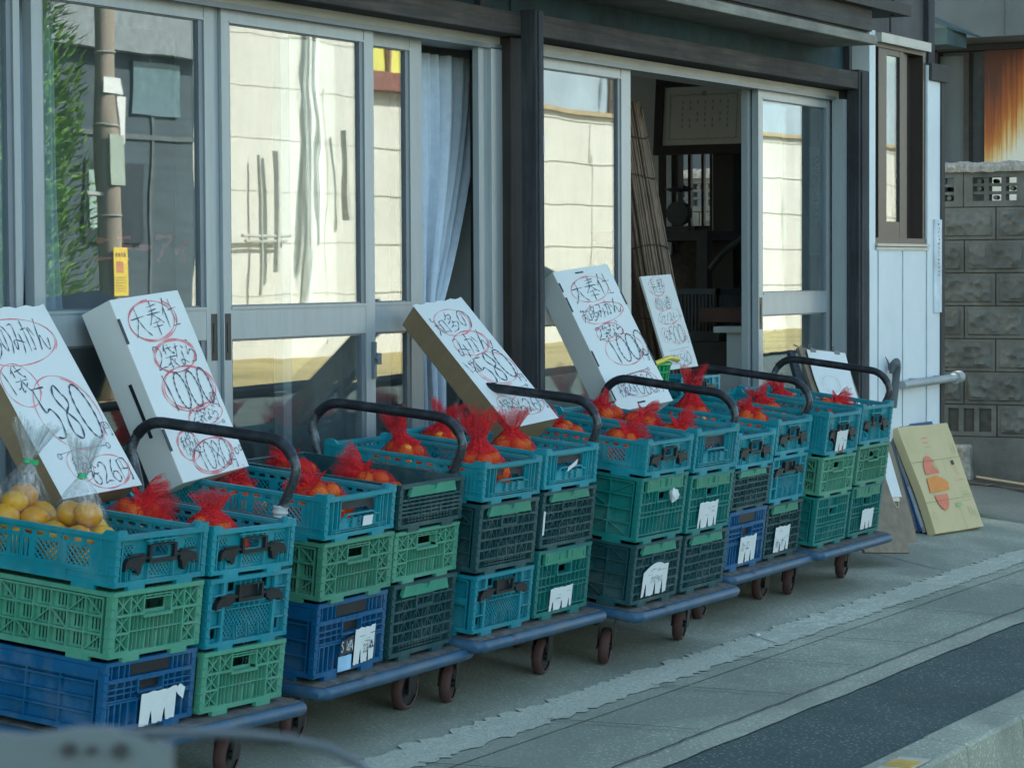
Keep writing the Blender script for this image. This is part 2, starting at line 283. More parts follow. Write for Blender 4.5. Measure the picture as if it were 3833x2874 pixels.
# ================================================================ SHOP BUILDING
F=4.786
shop=tag(empty('shop_building',(9,F,.1)),'old timber fronted greengrocer shop with aluminium sliding glass doors','building')
def P(mb,name,mat,par=None,bevel=0,smooth=0):
    o=mb.build(name,mat,par or shop,smooth,bevel=bevel); 
    if (par or shop) is shop: o.location=(-9,-F,-.1)
    return o
def B1(name,mat,*bx,par=None,bevel=0):
    b=MB()
    for q in bx: b.box(*q)
    return P(b,name,mat,par,bevel)
B1('upper_wall',UPPER,(2,12.5,4.80,4.95,2.62,6.2),(2,2.15,4.95,11,0,6.2),(2,9.4,11,11.15,0,6.2),(13.3,13.6,11,11.15,0,6.2),(9.4,13.3,11,11.15,2.3,6.2),(9.4,13.3,11,11.15,0,1.1))  # unseen rear opening, added to let sun brighten the interior
B1('eave_roof',simple('roof_dark',(.05,.05,.055),.8),(1.6,14.1,3.95,11.6,6.2,6.36),(1.6,12.3,4.0,4.8,3.3,3.36))
B1('timber_beam',WOODX,(3,8.86,4.66,4.80,2.306,2.392),bevel=.004)
B1('timber_beam',WOODX,(9.0,12.46,4.655,4.795,2.312,2.398),bevel=.004)
B1('fascia_board',FASC,(3,8.9,4.742,4.795,2.392,2.62),(8.9,12.5,4.735,4.79,2.398,2.62))
B1('fascia_batten',WOODZ,(8.62,8.655,4.715,4.742,2.392,2.56),(12.43,12.47,4.70,4.735,2.40,2.56))
B1('eave_trim',WOODT,(3,12.10,4.43,4.735,2.497,2.541),bevel=.004)
B1('eave_board',BROWNX,(3,12.08,4.45,4.735,2.56,2.665),bevel=.004)
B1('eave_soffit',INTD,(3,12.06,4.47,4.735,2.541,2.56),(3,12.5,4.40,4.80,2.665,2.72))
B1('wall_post',WOODB,(8.866,9.045,4.722,4.90,.08,2.306),bevel=.004)
B1('wall_post',WOODB,(5.2,5.32,4.74,4.90,.08,2.306),bevel=.004)
b=MB(); b.box(8.838,8.905,4.597,4.662,.075,2.402); b.box(8.852,8.889,4.590,4.597,.075,2.40); P(b,'free_post',WOODZ,bevel=.004)
B1('paint_drip',PAPER,(8.895,8.9065,4.596,4.63,1.86,1.93),(8.897,8.9065,4.60,4.62,1.80,1.86))
b=MB(); b.box(12.434,12.584,4.65,4.715,.06,2.41); b.box(12.455,12.584,4.715,4.80,.06,2.312); b.box(12.46,12.56,4.643,4.65,.06,2.40); P(b,'door_post',WOODZ,bevel=.004)
# header / sill of the two door openings
B1('door_header',ALUH,(3,8.866,4.765,4.93,2.262,2.306),(9.045,12.62,4.765,4.93,2.262,2.306))
B1('door_header_lip',ALUD,(3,8.866,4.758,4.765,2.258,2.276),(9.045,12.40,4.758,4.765,2.258,2.276))
B1('door_sill',ALUD,(3,8.866,4.74,4.94,.06,.15),(9.045,12.62,4.74,4.94,.06,.15))
b=MB(); b.box(8.71,8.78,4.775,4.80,.15,2.262); b.box(8.78,8.866,4.758,4.80,.15,2.262); P(b,'door_jamb',ALU)
b=MB(); b.box(12.385,12.455,4.716,4.775,.15,2.262); b.box(12.42,12.46,4.775,4.787,.15,2.262); P(b,'door_jamb',ALU)
def sliding_door(x0,x1,y,sl,sr,par=shop,top=2.262,handles=(),latch=None,darkin=True):
    d=MB(); t=.032
    d.box(x0,x0+sl,y,y+t,.15,top); d.box(x1-sr,x1,y,y+t,.15,top)
    d.box(x0+sl,x1-sr,y+.002,y+t-.002,top-.040,top); d.box(x0+sl,x1-sr,y+.001,y+t-.001,1.202,1.304); d.box(x0+sl,x1-sr,y+.001,y+t-.001,.15,.24)
    d.box(x0+sl,x1-sr,y-.002,y+.002,top-.044,top-.037); d.box(x0+sl,x1-sr,y-.003,y+.001,1.298,1.307)
    fr=P(d,'sliding_door',ALU)
    def sub(mb,nm_,m): o=mb.build(nm_,m,fr); return o
    s=MB(); e=.012
    for z0,z1 in ((1.304,top-.04),(.24,1.202)):
        s.box(x0+sl,x0+sl+e,y+.006,y+t-.006,z0,z1); s.box(x1-sr-e*2.2,x1-sr,y+.004,y+t-.004,z0,z1); s.box(x0+sl+e,x1-sr-2.2*e,y+.007,y+t-.006,z0,z0+.008); s.box(x0+sl+e,x1-sr-2.2*e,y+.007,y+t-.006,z1-.008,z1)
    sub(s,'glazing_bead',ALUD)
    gl=MB(); gl.box(x0+sl+e,x1-sr-2.2*e,y+.014,y+.018,1.312,top-.048); sub(gl,'glass_pane',GLASS)
    gl=MB(); gl.box(x0+sl+e,x1-sr-2.2*e,y+.014,y+.018,.248,1.194); sub(gl,'glass_pane',GLASS)
    for hx in handles:
        h=MB(); h.box(hx-.016,hx+.016,y-.0015,y+.004,1.135,1.285); h.box(hx-.006,hx+.008,y-.003,y-.0015,1.16,1.255); sub(h,'pull_handle',BLACKP)
    if latch:
        h=MB(); h.box(latch-.008,latch+.010,y-.012,y,1.04,1.17); h.box(latch+.004,latch+.03,y-.02,y-.004,1.09,1.13); h.lathe([(0,-.004),(.011,-.004),(.011,.012),(0,.012)],12,'y',(latch+.004,y-.018,1.115)); sub(h,'latch',ALUD)
    return fr
sliding_door(5.33,6.035,4.812,.05,.03)
sliding_door(6.073,7.019,4.800,.050,.075,handles=(6.985,))
sliding_door(7.022,7.966,4.788,.045,.062,handles=(7.045,),latch=7.945)
sliding_door(7.43,8.374,4.828,.05,.085)
sliding_door(9.12,10.074,4.790,.08,.09)
sliding_door(11.47,12.45,4.790,.055,.095,handles=(11.497,))
sliding_door(11.44,12.575,4.832,.10,.10)
# right section : white sheet wall, window, corner
b=MB(); b.box(12.505,13.395,4.62,4.74,.03,1.513); b.box(13.383,13.588,4.6185,4.74,.03,2.50); b.box(12.505,12.59,4.622,4.74,1.513,2.62)
P(b,'sheet_wall',WHITEW)
b=MB()
for x in (12.62,12.99,13.365): b.box(x,x+.0035,4.6155,4.62,.05,1.51)
P(b,'sheet_joint',simple('sheet_joint_grey',(.33,.37,.39),.6))
B1('corner_trim',INTD,(13.588,13.65,4.61,4.76,.02,2.42),bevel=.003)
B1('corner_cap',BROWNX,(13.40,13.67,4.60,4.76,2.42,2.512),bevel=.003)
B1('corner_post',WOODZ,(13.43,13.53,4.63,4.76,2.512,4.2)); B1('upper_panel',UPPER,(12.5,13.43,4.66,4.76,2.62,4.2))
B1('panel_batten',INTD,(12.36,12.375,4.44,4.46,2.66,3.0),(12.9,12.915,4.652,4.66,2.63,4.0))
B1('end_wall',INTW,(13.53,13.65,4.74,5.93,.03,4.2),(13.53,13.65,6.26,11.1,.03,4.2),(13.53,13.65,5.93,6.26,.03,1.63),(13.53,13.65,5.93,6.26,2.13,4.2))
wn=MB(); wn.box(12.59,13.383,4.628,4.735,2.545,2.60); wn.box(12.59,12.615,4.63,4.735,1.56,2.545); wn.box(13.34,13.383,4.63,4.735,1.56,2.545); wn.box(12.59,13.383,4.626,4.735,1.545,1.575)
wn.box(12.68,12.80,4.638,4.665,1.575,2.545); wn.box(13.0,13.06,4.638,4.665,1.575,2.545); wn.box(12.80,13.0,4.639,4.665,2.515,2.545); wn.box(12.80,13.0,4.639,4.665,1.575,1.66); wn.box(12.615,12.68,4.67,4.69,1.575,1.66); wn.box(13.06,13.2,4.67,4.69,1.575,2.545)
wn.box(13.2,13.34,4.70,4.725,1.575,2.545)
wf=P(wn,'side_window',BROWNF)
b=MB(); b.box(12.595,13.36,4.590,4.66,2.565,2.612); b.box(12.585,13.39,4.612,4.64,1.513,1.528); b.box(12.585,13.39,4.606,4.64,1.532,1.546); b.build('metal_trim',SILV,wf)
b=MB(); b.box(12.80,13.0,4.648,4.652,1.66,2.515); b.build('glass_pane',GLASS,wf); b=MB(); b.box(12.615,12.68,4.676,4.680,1.66,2.545); b.build('glass_pane',GLASS,wf)
# inside of the shop
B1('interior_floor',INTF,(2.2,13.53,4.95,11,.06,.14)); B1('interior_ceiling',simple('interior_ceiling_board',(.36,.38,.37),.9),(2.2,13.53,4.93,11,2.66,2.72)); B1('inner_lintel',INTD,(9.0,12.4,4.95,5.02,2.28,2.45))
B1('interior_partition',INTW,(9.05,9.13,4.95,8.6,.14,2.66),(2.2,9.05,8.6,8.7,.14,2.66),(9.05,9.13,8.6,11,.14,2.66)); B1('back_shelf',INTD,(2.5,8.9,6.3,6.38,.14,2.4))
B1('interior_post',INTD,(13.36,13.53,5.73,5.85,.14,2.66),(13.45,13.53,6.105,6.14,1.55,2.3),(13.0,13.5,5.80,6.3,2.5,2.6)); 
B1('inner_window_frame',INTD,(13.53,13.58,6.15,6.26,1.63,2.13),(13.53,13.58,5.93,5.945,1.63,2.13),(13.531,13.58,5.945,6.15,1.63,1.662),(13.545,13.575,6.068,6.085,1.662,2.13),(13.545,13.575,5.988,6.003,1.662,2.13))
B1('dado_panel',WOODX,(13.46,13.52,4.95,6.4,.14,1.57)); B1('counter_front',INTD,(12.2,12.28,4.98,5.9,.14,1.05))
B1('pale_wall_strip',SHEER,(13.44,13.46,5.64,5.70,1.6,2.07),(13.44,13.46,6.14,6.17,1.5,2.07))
# fittings on the white wall
b=MB(); b.box(13.478,13.584,4.606,4.6165,1.18,1.68); sg=P(b,'name_strip',simple('sign_strip',(.66,.70,.74),.6))
b=MB(); r=random.Random(3)
for i in range(14):
    z=1.655-i*.021; 
    for k in range(3): b.bar((13.522+r.uniform(-.012,.02),4.6055-.0001*k,z+r.uniform(-.006,.006)),(13.535+r.uniform(-.012,.02),4.6055-.0001*k,z+r.uniform(-.008,.008)),.0028,.001,(0,1,0))
b.build('lettering',INK,sg)
b=MB(); b.tube([(12.86,4.575,.815),(13.3,4.572,.818),(13.72,4.57,.822)],.022,14); b.tube([(13.70,4.57,.822),(13.78,4.57,.823)],.034,14); b.tube([(13.78,4.57,.823),(13.795,4.57,.823)],.022,12)
for x in (13.1,13.5): b.box(x-.012,x+.012,4.57,4.62,.80,.84)
P(b,'drain_pipe',PIPE,smooth=40)
b=MB(); pts=[(12.80,4.60,.70),(12.80,4.585,.86),(12.795,4.58,.91),(12.77,4.575,.935),(12.735,4.575,.925),(12.72,4.585,.88)]
b.tube(pts,[.018,.02,.022,.024,.02,.008],10); b.tube([(12.735,4.59,.9),(12.728,4.60,.93),(12.715,4.612,.965)],[.014,.006,.002],6); P(b,'cable_bracket',simple('grey_cable_cover',(.10,.115,.125),.6),smooth=40)
for o in shop.children:
    if o.name.split('.')[0] in ('sheet_wall','sheet_joint','corner_trim','corner_cap','corner_post','upper_panel','side_window','name_strip','drain_pipe','cable_bracket'): o.location.x+=.083; o.location.y+=.03
# ================================================================ BLOCK WALL AND WHAT STANDS BEHIND IT
BLOCK=simple('weathered_concrete_block',(.115,.12,.11),.95,.3,5,bmp=.6,bdist=.004,bscale=70,dirt=(.045,.048,.045),dirt_amt=.75,dscale=2.6)
COPE=simple('rough_coping_concrete',(.30,.285,.25),.95,.35,30,bmp=.9,bdist=.012,bscale=45,dirt=(.1,.1,.09),dirt_amt=.6,dscale=12)
bw=tag(empty('block_wall',(15.75,5.2,.15)),'grey concrete block wall with rock faced blocks, lattice row and rough coping','wall')
def BW(mb,name,m,smooth=0): o=mb.build(name,m,bw,smooth); o.location=(-15.75,-5.2,-.15); return o
XW=15.75
b=MB(); b.box(XW+.012,XW+.10,3.9,7.6,.05,1.795); BW(b,'mortar_core',simple('mortar',(.055,.055,.05),.95,.3,20))
b=MB(); r=random.Random(12)
def rockblock(y0,z0,L,h):
    b.box(XW,XW+.05,y0+.004,y0+L-.004,z0+.004,z0+h-.004)
    ny,nz=int(L/.011),int(h/.011); my,mz=.024,.022
    dm=[(r.uniform(0,L),r.uniform(0,h),r.uniform(.027,.045)) for _ in range(int(42*L/.4))]
    vs=[]
    for j in range(nz+1):
        for i in range(ny+1):
            u=my+(L-2*my)*i/ny; v=mz+(h-2*mz)*j/nz; e=min(i,ny-i,j,nz-j); d=min(math.hypot(u-a,v-c)/q for a,c,q in dm)
            dep=.0 if e==0 else (.009+.026*min(1.1,d)**2*(1 if e>2 else .5)+r.uniform(-.0006,.0006)); vs.append((XW-.0005-dep,y0+u,z0+v))
    n=ny+1; b.add(vs,[(j*n+i,j*n+n+i,j*n+n+i+1,j*n+i+1) for j in range(nz) for i in range(ny)])
H=.204
for k in range(6):
    z=1.795-H*(k+1); off=4.995 if k%2==0 else 5.197
    for q in range(-3,6):
        y=off+.4*q
        if 4.0<y<7.2: rockblock(y,z,.4,H)
zv=1.795-H*6
for q in range(-3,6):
    y=4.985+.4*q-.4
    if q==1: continue
    if 4.0<y<7.2: rockblock(y,zv-.2,.4,.2)
BW(b,'rock_faced_block',BLOCK,50)
b=MB(); y0=4.985; zz=zv-.2                         # block with four vent openings
for y in (y0,y0+.11,y0+.21,y0+.31,y0+.375): b.box(XW-.004,XW+.08,y+.004,y+.035 if y<y0+.37 else y+.021,zz+.03,zz+.175)
b.box(XW-.0045,XW+.08,y0+.004,y0+.396,zz+.004,zz+.03); b.box(XW-.0045,XW+.08,y0+.004,y0+.396,zz+.175,zz+.196); BW(b,'vent_block',BLOCK)
b=MB(); b.box(XW+.06,XW+.10,y0,y0+.4,zz,zz+.2); BW(b,'vent_back',INTD)
b=MB(); b.box(XW-.035,XW+.14,3.9,7.6,.0,zv-.202); BW(b,'footing',BLOCK)
b=MB()                                            # lattice row, open through to the light behind
z0,z1=1.797,2.012
for q in range(-3,6):
    y=5.205+.4*q-.4
    if not 3.9<y<7.3: continue
    b.box(XW,XW+.10,y+.003,y+.06,z0,z1); b.box(XW,XW+.10,y+.34,y+.397,z0,z1); b.box(XW+.001,XW+.10,y+.06,y+.34,z0,z0+.035); b.box(XW+.001,XW+.10,y+.06,y+.34,z1-.035,z1)
    for zc in (z0+.075,z0+.125): b.box(XW+.012,XW+.08,y+.06,y+.34,zc,zc+.018)
    for yc in (y+.13,y+.24): b.box(XW+.010,XW+.082,yc,yc+.03,z0+.035,z1-.035)
    for k in range(6):
        a=r.choice((y+.095,y+.20,y+.30)); zc=r.choice((z0+.055,z0+.11,z0+.155)); b.lathe([(0,0),(.014,0),(.014,.06),(0,.06)],8,'x',(XW+.013,a,zc))
BW(b,'lattice_block',BLOCK)
b=MB(); vs=[]; ny,nz=220,8
for j in range(nz+1):
    t=j/nz*math.pi
    for i in range(ny+1):
        y=3.9+3.7*i/ny; rr=r.uniform(-.006,.006); vs.append((XW+.045-(.075+rr)*math.cos(t),y,2.012+.062*math.sin(t)**.7+.006*math.sin(y*31)*math.sin(y*13)+rr*.5))
n=ny+1; b.add(vs,[(j*n+i,j*n+i+1,j*n+n+i+1,j*n+n+i) for j in range(nz) for i in range(ny)]); b.box(XW-.028,XW+.12,3.9,7.6,2.011,2.02); BW(b,'coping',COPE)

# rusty shed behind the wall
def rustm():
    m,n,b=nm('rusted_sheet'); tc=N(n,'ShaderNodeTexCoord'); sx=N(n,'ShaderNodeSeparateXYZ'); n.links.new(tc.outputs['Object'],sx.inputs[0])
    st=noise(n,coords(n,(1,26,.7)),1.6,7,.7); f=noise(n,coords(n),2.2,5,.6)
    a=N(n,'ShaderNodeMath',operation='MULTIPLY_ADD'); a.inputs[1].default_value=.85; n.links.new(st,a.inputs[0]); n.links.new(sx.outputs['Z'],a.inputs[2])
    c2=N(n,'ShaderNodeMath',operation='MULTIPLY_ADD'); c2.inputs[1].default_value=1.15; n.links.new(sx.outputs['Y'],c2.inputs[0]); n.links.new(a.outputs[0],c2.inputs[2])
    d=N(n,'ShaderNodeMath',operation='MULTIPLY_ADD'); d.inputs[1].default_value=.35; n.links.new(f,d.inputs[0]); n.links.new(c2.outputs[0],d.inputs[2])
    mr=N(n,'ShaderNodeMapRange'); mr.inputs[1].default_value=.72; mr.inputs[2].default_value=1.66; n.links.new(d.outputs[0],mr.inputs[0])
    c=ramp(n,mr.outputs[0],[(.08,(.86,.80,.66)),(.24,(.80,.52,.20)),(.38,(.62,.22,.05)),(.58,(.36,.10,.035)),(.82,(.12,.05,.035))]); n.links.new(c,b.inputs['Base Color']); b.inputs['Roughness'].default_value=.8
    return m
b=MB(); shed=tag(empty('storage_shed',(18.5,5.6,2.2)),'storage shed behind the block wall with a rust streaked orange sheet','shed')
def SH(mb,name,m): o=mb.build(name,m,shed); o.location=(-18.5,-5.6,-2.2); return o
b=MB(); b.box(18.56,20.5,3.2,6.9,.1,3.6); SH(b,'shed_body',simple('shed_grey',(.10,.115,.115),.8))
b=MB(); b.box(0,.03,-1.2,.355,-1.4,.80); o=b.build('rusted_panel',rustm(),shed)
b=MB(); b.box(18.50,18.56,6.10,6.30,2.0,2.96); SH(b,'grey_door',simple('shed_door_grey',(.115,.14,.145),.6,.1,3)); b=MB(); b.box(18.46,18.56,6.06,6.10,1.9,2.98); SH(b,'door_frame',BROWNX)
b=MB(); b.box(18.44,18.60,3.5,6.4,2.99,3.03); b.box(18.44,18.56,6.29,6.33,1.9,3.0); SH(b,'lintel',INTD)
nb=tag(empty('neighbour_house',(17.9,5.5,3)),'grey rendered upper storey above the rusty shed, with an added unseen wing shading the lane','house')
b=MB(); b.box(19,27,9.2,20,-.2,11.5); b.box(17.9,21,3.0,7.0,3.035,6.0); b.box(17.895,17.9,5.62,5.626,3.03,6); o=b.build('render_wall',simple('grey_render',(.135,.15,.145),.9,.12,4,bmp=.4,bscale=120,bdist=.006),nb); o.location=(-17.9,-5.5,-3)  # tall first box: unseen wing added to keep sun off the side lane
b=MB(); b.hexa([(16.0,5.40,2.93),(16.5,5.34,2.90),(16.5,5.9,3.15),(16.0,5.9,3.15),(16.0,5.40,2.945),(16.5,5.34,2.915),(16.5,5.9,3.17),(16.0,5.9,3.17)]); b.box(16.02,16.4,5.40,5.9,2.83,2.935)
o=b.build('side_eave',simple('eave_green_grey',(.05,.085,.085),.7),nb); o.location=(-17.9,-5.5,-3)

# ================================================================ ACROSS THE STREET (seen mirrored in the glass)
def creamm():
    m,n,b=nm('cream_wall_panel'); v=coords(n); f=noise(n,v,.35,7,.65); c=ramp(n,f,[(.3,(.56,.54,.48)),(.7,(.66,.64,.585))])
    s=noise(n,coords(n,(1.3,1,.12)),1.1,7,.75); c=mix(n,ramp(n,s,[(.56,(0,)*3),(.74,(.5,)*3)]),c,(.47,.43,.34))
    sp=noise(n,v,1.6,4,.5); c=mix(n,ramp(n,sp,[(.70,(0,)*3),(.76,(.7,)*3)]),c,(.40,.38,.32)); n.links.new(c,b.inputs['Base Color']); b.inputs['Roughness'].default_value=.9; return m
cw=tag(empty('cream_warehouse',(45,-18,-.2)),'long cream panelled warehouse across the street, reflected in the shop glass','warehouse')
def CW(mb,name,m): o=mb.build(name,m,cw); o.location=(-45,18,.2); return o
b=MB(); b.box(33.8,45.5,-30,-18,-.3,10); b.box(45.5,110,-30,-18.02,-.3,5.05); CW(b,'panel_wall',creamm())
b=MB()
for k in range(1,9): b.box(33.8,110,-18.022 if k>5 else -17.998,-17.990,k*.98,k*.98+.02) if k*.98<5 else b.box(33.8,45.4,-17.998,-17.990,k*.98,k*.98+.02)
for x in range(36,110,4): b.box(x,x+.03,-17.998,-17.988,0,5)
CW(b,'panel_joint',simple('joint_tan',(.50,.475,.41),.9))
b=MB(); b.box(49.5,110,-18.1,-17.9,5.05,5.15); CW(b,'roof_flashing',simple('tan_flashing',(.40,.30,.17),.8)); b=MB(); b.box(45.5,49.5,-18.3,-17.7,5.05,5.45); CW(b,'roof_edge',simple('red_brown_edge',(.22,.085,.06),.8))
b=MB(); b.tube([(43.2,-17.9,.5),(43.2,-17.9,9)],.07,8); b.box(43.55,43.68,-17.93,-17.9,2,9); CW(b,'down_pipe',PAPER)
b=MB(); b.tube([(41.5,-17.8,1.0),(41.5,-17.8,3.6)],.035,6); b.tube([(42.0,-17.8,1.4),(42.0,-17.8,3.7)],.06,6); b.tube([(40.9,-17.8,2.1),(42.6,-17.8,2.1)],.03,6); b.tube([(41,-17.8,2.0),(42.4,-17.8,2.0)],.03,6); b.tube([(44.4,-17.8,4.2),(44.6,-17.8,2.4)],.07,6); CW(b,'bracket',simple('bracket_grey',(.44,.44,.39),.6))
rb=tag(empty('rear_building',(60,-27,4)),'blue grey sign fronted building rising behind the cream warehouse','building')
b=MB(); b.box(73,85,-33,-30.4,5.0,15); b.box(64,70.5,-31,-30.3,5.0,8.3,1); b.box(62,73,-34,-31.2,5,12); b.box(86,130,-32,-30.5,5.0,10.5); b.tube([(67.2,-30.2,5),(67.2,-30.2,9)],.14,6,2); b.tube([(82.2,-30.2,5),(82.2,-30.2,14)],.2,6,2)
o=b.build('front_wall',[simple('blue_grey_front',(.30,.37,.42),.8,.15,.3),simple('yellow_front',(.55,.50,.10),.8,.2,.5),simple('rust_pipe',(.26,.15,.09),.8)],rb); o.location=(-60,27,-4)
hs=tag(empty('dark_house',(25,-13,0)),'dark blue grey sided house with pale eave band, reflected in the left door','house')
def HS(mb,name,m): o=mb.build(name,m,hs); o.location=(-25,13,0); return o
SID=simple('dark_siding',(.055,.078,.092),.85,.2,1.5,(.5,.5,6))
b=MB(); b.box(8,32.4,-24,-13,-.3,8); HS(b,'siding_wall',SID)
b=MB(); b.box(8,32.55,-13.4,-12.75,4.55,5.15); HS(b,'eave_band',simple('pale_eave',(.22,.25,.26),.8))
b=MB(); b.box(30.9,32.0,-13,-12.95,3.7,4.45); b.box(28.3,28.6,-13,-12.95,3.6,4.8); HS(b,'upper_window',simple('pale_window',(.10,.17,.20),.3)); b=MB(); b.box(29.6,31.1,-13,-12.93,1.85,3.0); HS(b,'window_frame',simple('navy_frame',(.012,.02,.028),.6)); b=MB(); b.box(29.75,30.25,-12.93,-12.91,2.05,2.85); HS(b,'window_curtain',simple('pale_window2',(.30,.40,.38),.5))
b=MB(); b.box(31.3,31.36,-13,-12.97,0,4.5); b.box(27.2,27.24,-13,-12.97,0,4.5); b.box(26.8,32.4,-13,-12.96,3.35,3.42); HS(b,'corner_batten',simple('siding_trim',(.10,.12,.125),.7))
pole=tag(empty('utility_pole',(27.65,-11.0,-.3)),'concrete utility pole with sign plates and a yellow notice, reflected in the left door','utility pole')
b=MB(); b.tube([(0,0,0),(0,0,5),(0,0,11)],[.175,.165,.14],18); b.build('shaft',simple('pole_concrete',(.30,.25,.20),.85,.15,2,(3,3,.3)),pole,40)
b=MB(); b.box(-.17,.15,.17,.19,2.85,3.5); b.build('pale_plate',simple('plate_green_grey',(.34,.40,.33),.6,.1,3),pole); b=MB(); b.box(-.19,.16,.165,.185,4.02,4.22); b.box(.13,.25,.02,.14,3.4,4.0); b.build('white_plate',PAPER,pole)
b=MB(); b.box(-.15,.16,.178,.186,1.42,2.05); ys=b.build('yellow_notice',simple('notice_yellow',(.72,.52,.06),.6,.05,5),pole); b=MB(); b.box(-.10,.06,.187,.189,1.72,1.87); b.build('notice_picture',simple('notice_orange',(.55,.22,.10),.6),ys)
b=MB()
for k in range(6):
    z=1.65-.035*k
    for q in range(7): b.box(-.12+.034*q,-.12+.034*q+.02,.187,.188,z,z+.014)
for q in range(4): b.box(-.11+.06*q,-.07+.06*q,.187,.188,1.93,1.985)
b.build('lettering',simple('notice_brown',(.25,.12,.05),.6),ys)
b=MB()
for z in (4.55,3.62,1.9+.55): b.tube([(.18*math.cos(a),.18*math.sin(a),z) for a in [i*math.pi/8 for i in range(17)]],.012,5)
b.tube([(-.5,.0,2.72),(-.15,.0,2.72)],.03,6); b.build('band',SILV,pole)
def conifer(name,x,y,h,wd,label,seed):
    r=random.Random(seed); root=tag(empty(name,(x,y,-.3)),label,'tree','trees reflected in the left door'); t=MB(); t.tube([(0,0,0),(.03,0,h*.5),(0,0,h)],[.07,.05,.01],8); t.build('trunk',WOODB,root)
    c=MB()
    for i in range(4200):
        z=r.uniform(.14,1)*h; q=wd*(.35+.65*math.sin(min(1,z/h*1.05)*math.pi)**.6)*math.sqrt(r.random()); a=r.uniform(0,6.283); q*=1+.35*math.sin(3*a+z*2.3); p=Vector((q*math.cos(a),q*math.sin(a),z)); d=Vector((math.cos(a),math.sin(a),r.uniform(.3,1.6))).normalized(); s=Vector((-d.y,d.x,r.uniform(-.5,.5))).normalized()*.035; L=r.uniform(.10,.22); c.add([p-s,p+s,p+d*L],[(0,1,2)])
    c.build('crown',simple('leaf_'+name,(.20,.40,.05),.7,.4,2),root)
conifer('conifer_tree',27.2,-11.8,5.4,.62,'bright green conifer beside the utility pole, mirrored in the left door',1); conifer('conifer_tree',24.9,-11.2,6,.8,'green conifer at the very edge of the picture, mirrored beside the curtain',2)
# ================================================================ HAND TRUCKS
CARTS=[[5.2708,3.9776,-1.1694,.0054,.0965,.0237,.5166,.5025,.0247],[6.4047,4.0718,-1.1955,.0039,.0998,-.0063,.5445,.548,.0254],[7.2757,4.0292,-1.1685,.0006,.1014,.0044,.5543,.57,.0285],
 [8.2957,3.9572,-1.1917,.008,.1243,.0029,.5933,.6055,.0291],[9.4486,4.0994,-1.1935,.0201,.1205,0,.5446,.5755,.0214],[10.346,4.0791,-1.1846,.0136,.1258,.0024,.576,.5874,.0317]]
ORD=['first','second','third','fourth','fifth','sixth']
def cmat(i):
    c=CARTS[i]; return Matrix.Translation((c[0],c[1],c[2]+1.42))@Euler((c[4],c[5],c[3]),'XYZ').to_matrix().to_4x4()
deck=MB(); deck.box(-.012,.875,-.035,.60,-.030,-.001); deck_me=deck.mesh('deck',DECK)
bm=MB(); ring=[(.0,-.045),(.855,-.045),(.872,-.040),(.881,-.03),(.885,-.012),(.885,.58),(.87,.60),(.0,.60),(-.018,.58),(-.022,-.012),(-.018,-.035)]
bm.tube([(x,y,-.022) for x,y in ring]+[(ring[0][0],ring[0][1],-.022),(.2,-.045,-.022)],.019,12); bump_me=bm.mesh('bumper',BUMP,40)
hb=MB(); pts=[]; y0,y1,zt,rb=.036,.60,.715,.10
pts+=[(.868,y0+.10,-.05),(.868,y0+.062,.40),(.868,y0+.036,.53),(.868,y0+.008,zt-rb-.012)]
for k in range(1,9): a=k/8*math.pi/2; pts.append((.868,y0+rb-rb*math.cos(a),zt-rb+rb*math.sin(a)))
for k in range(0,9): a=k/8*math.pi/2; pts.append((.868,y1-rb+rb*math.sin(a),zt-rb+rb*math.cos(a)))
pts+=[(.868,y1-.008,zt-rb-.012),(.868,y1-.036,.53),(.868,y1-.062,.4),(.868,y1-.10,-.05)]
hb.tube(pts,.0145,14); 
handle_me=hb.mesh('push_handle',STEEL,50)
gb=MB(); gp=[p for p in pts if p[2]>zt-.055 or False]; gb.tube(gp,.0165,14); grip_me=gb.mesh('grip',RUB,50)
wh=MB(); prof=[(.050,-.017),(.056,-.019),(.063,-.014),(.066,-.006),(.066,.006),(.063,.014),(.056,.019),(.050,.017)]
wh.lathe(prof,24,'x'); tyre_me=wh.mesh('tyre',TYRE,40)
hub=MB(); hub.lathe([(0,-.022),(.012,-.022),(.014,-.012),(.051,-.012),(.051,.012),(.014,.012),(.012,.022),(0,.022)],16,'x'); hub_me=hub.mesh('hub',FORK,40)
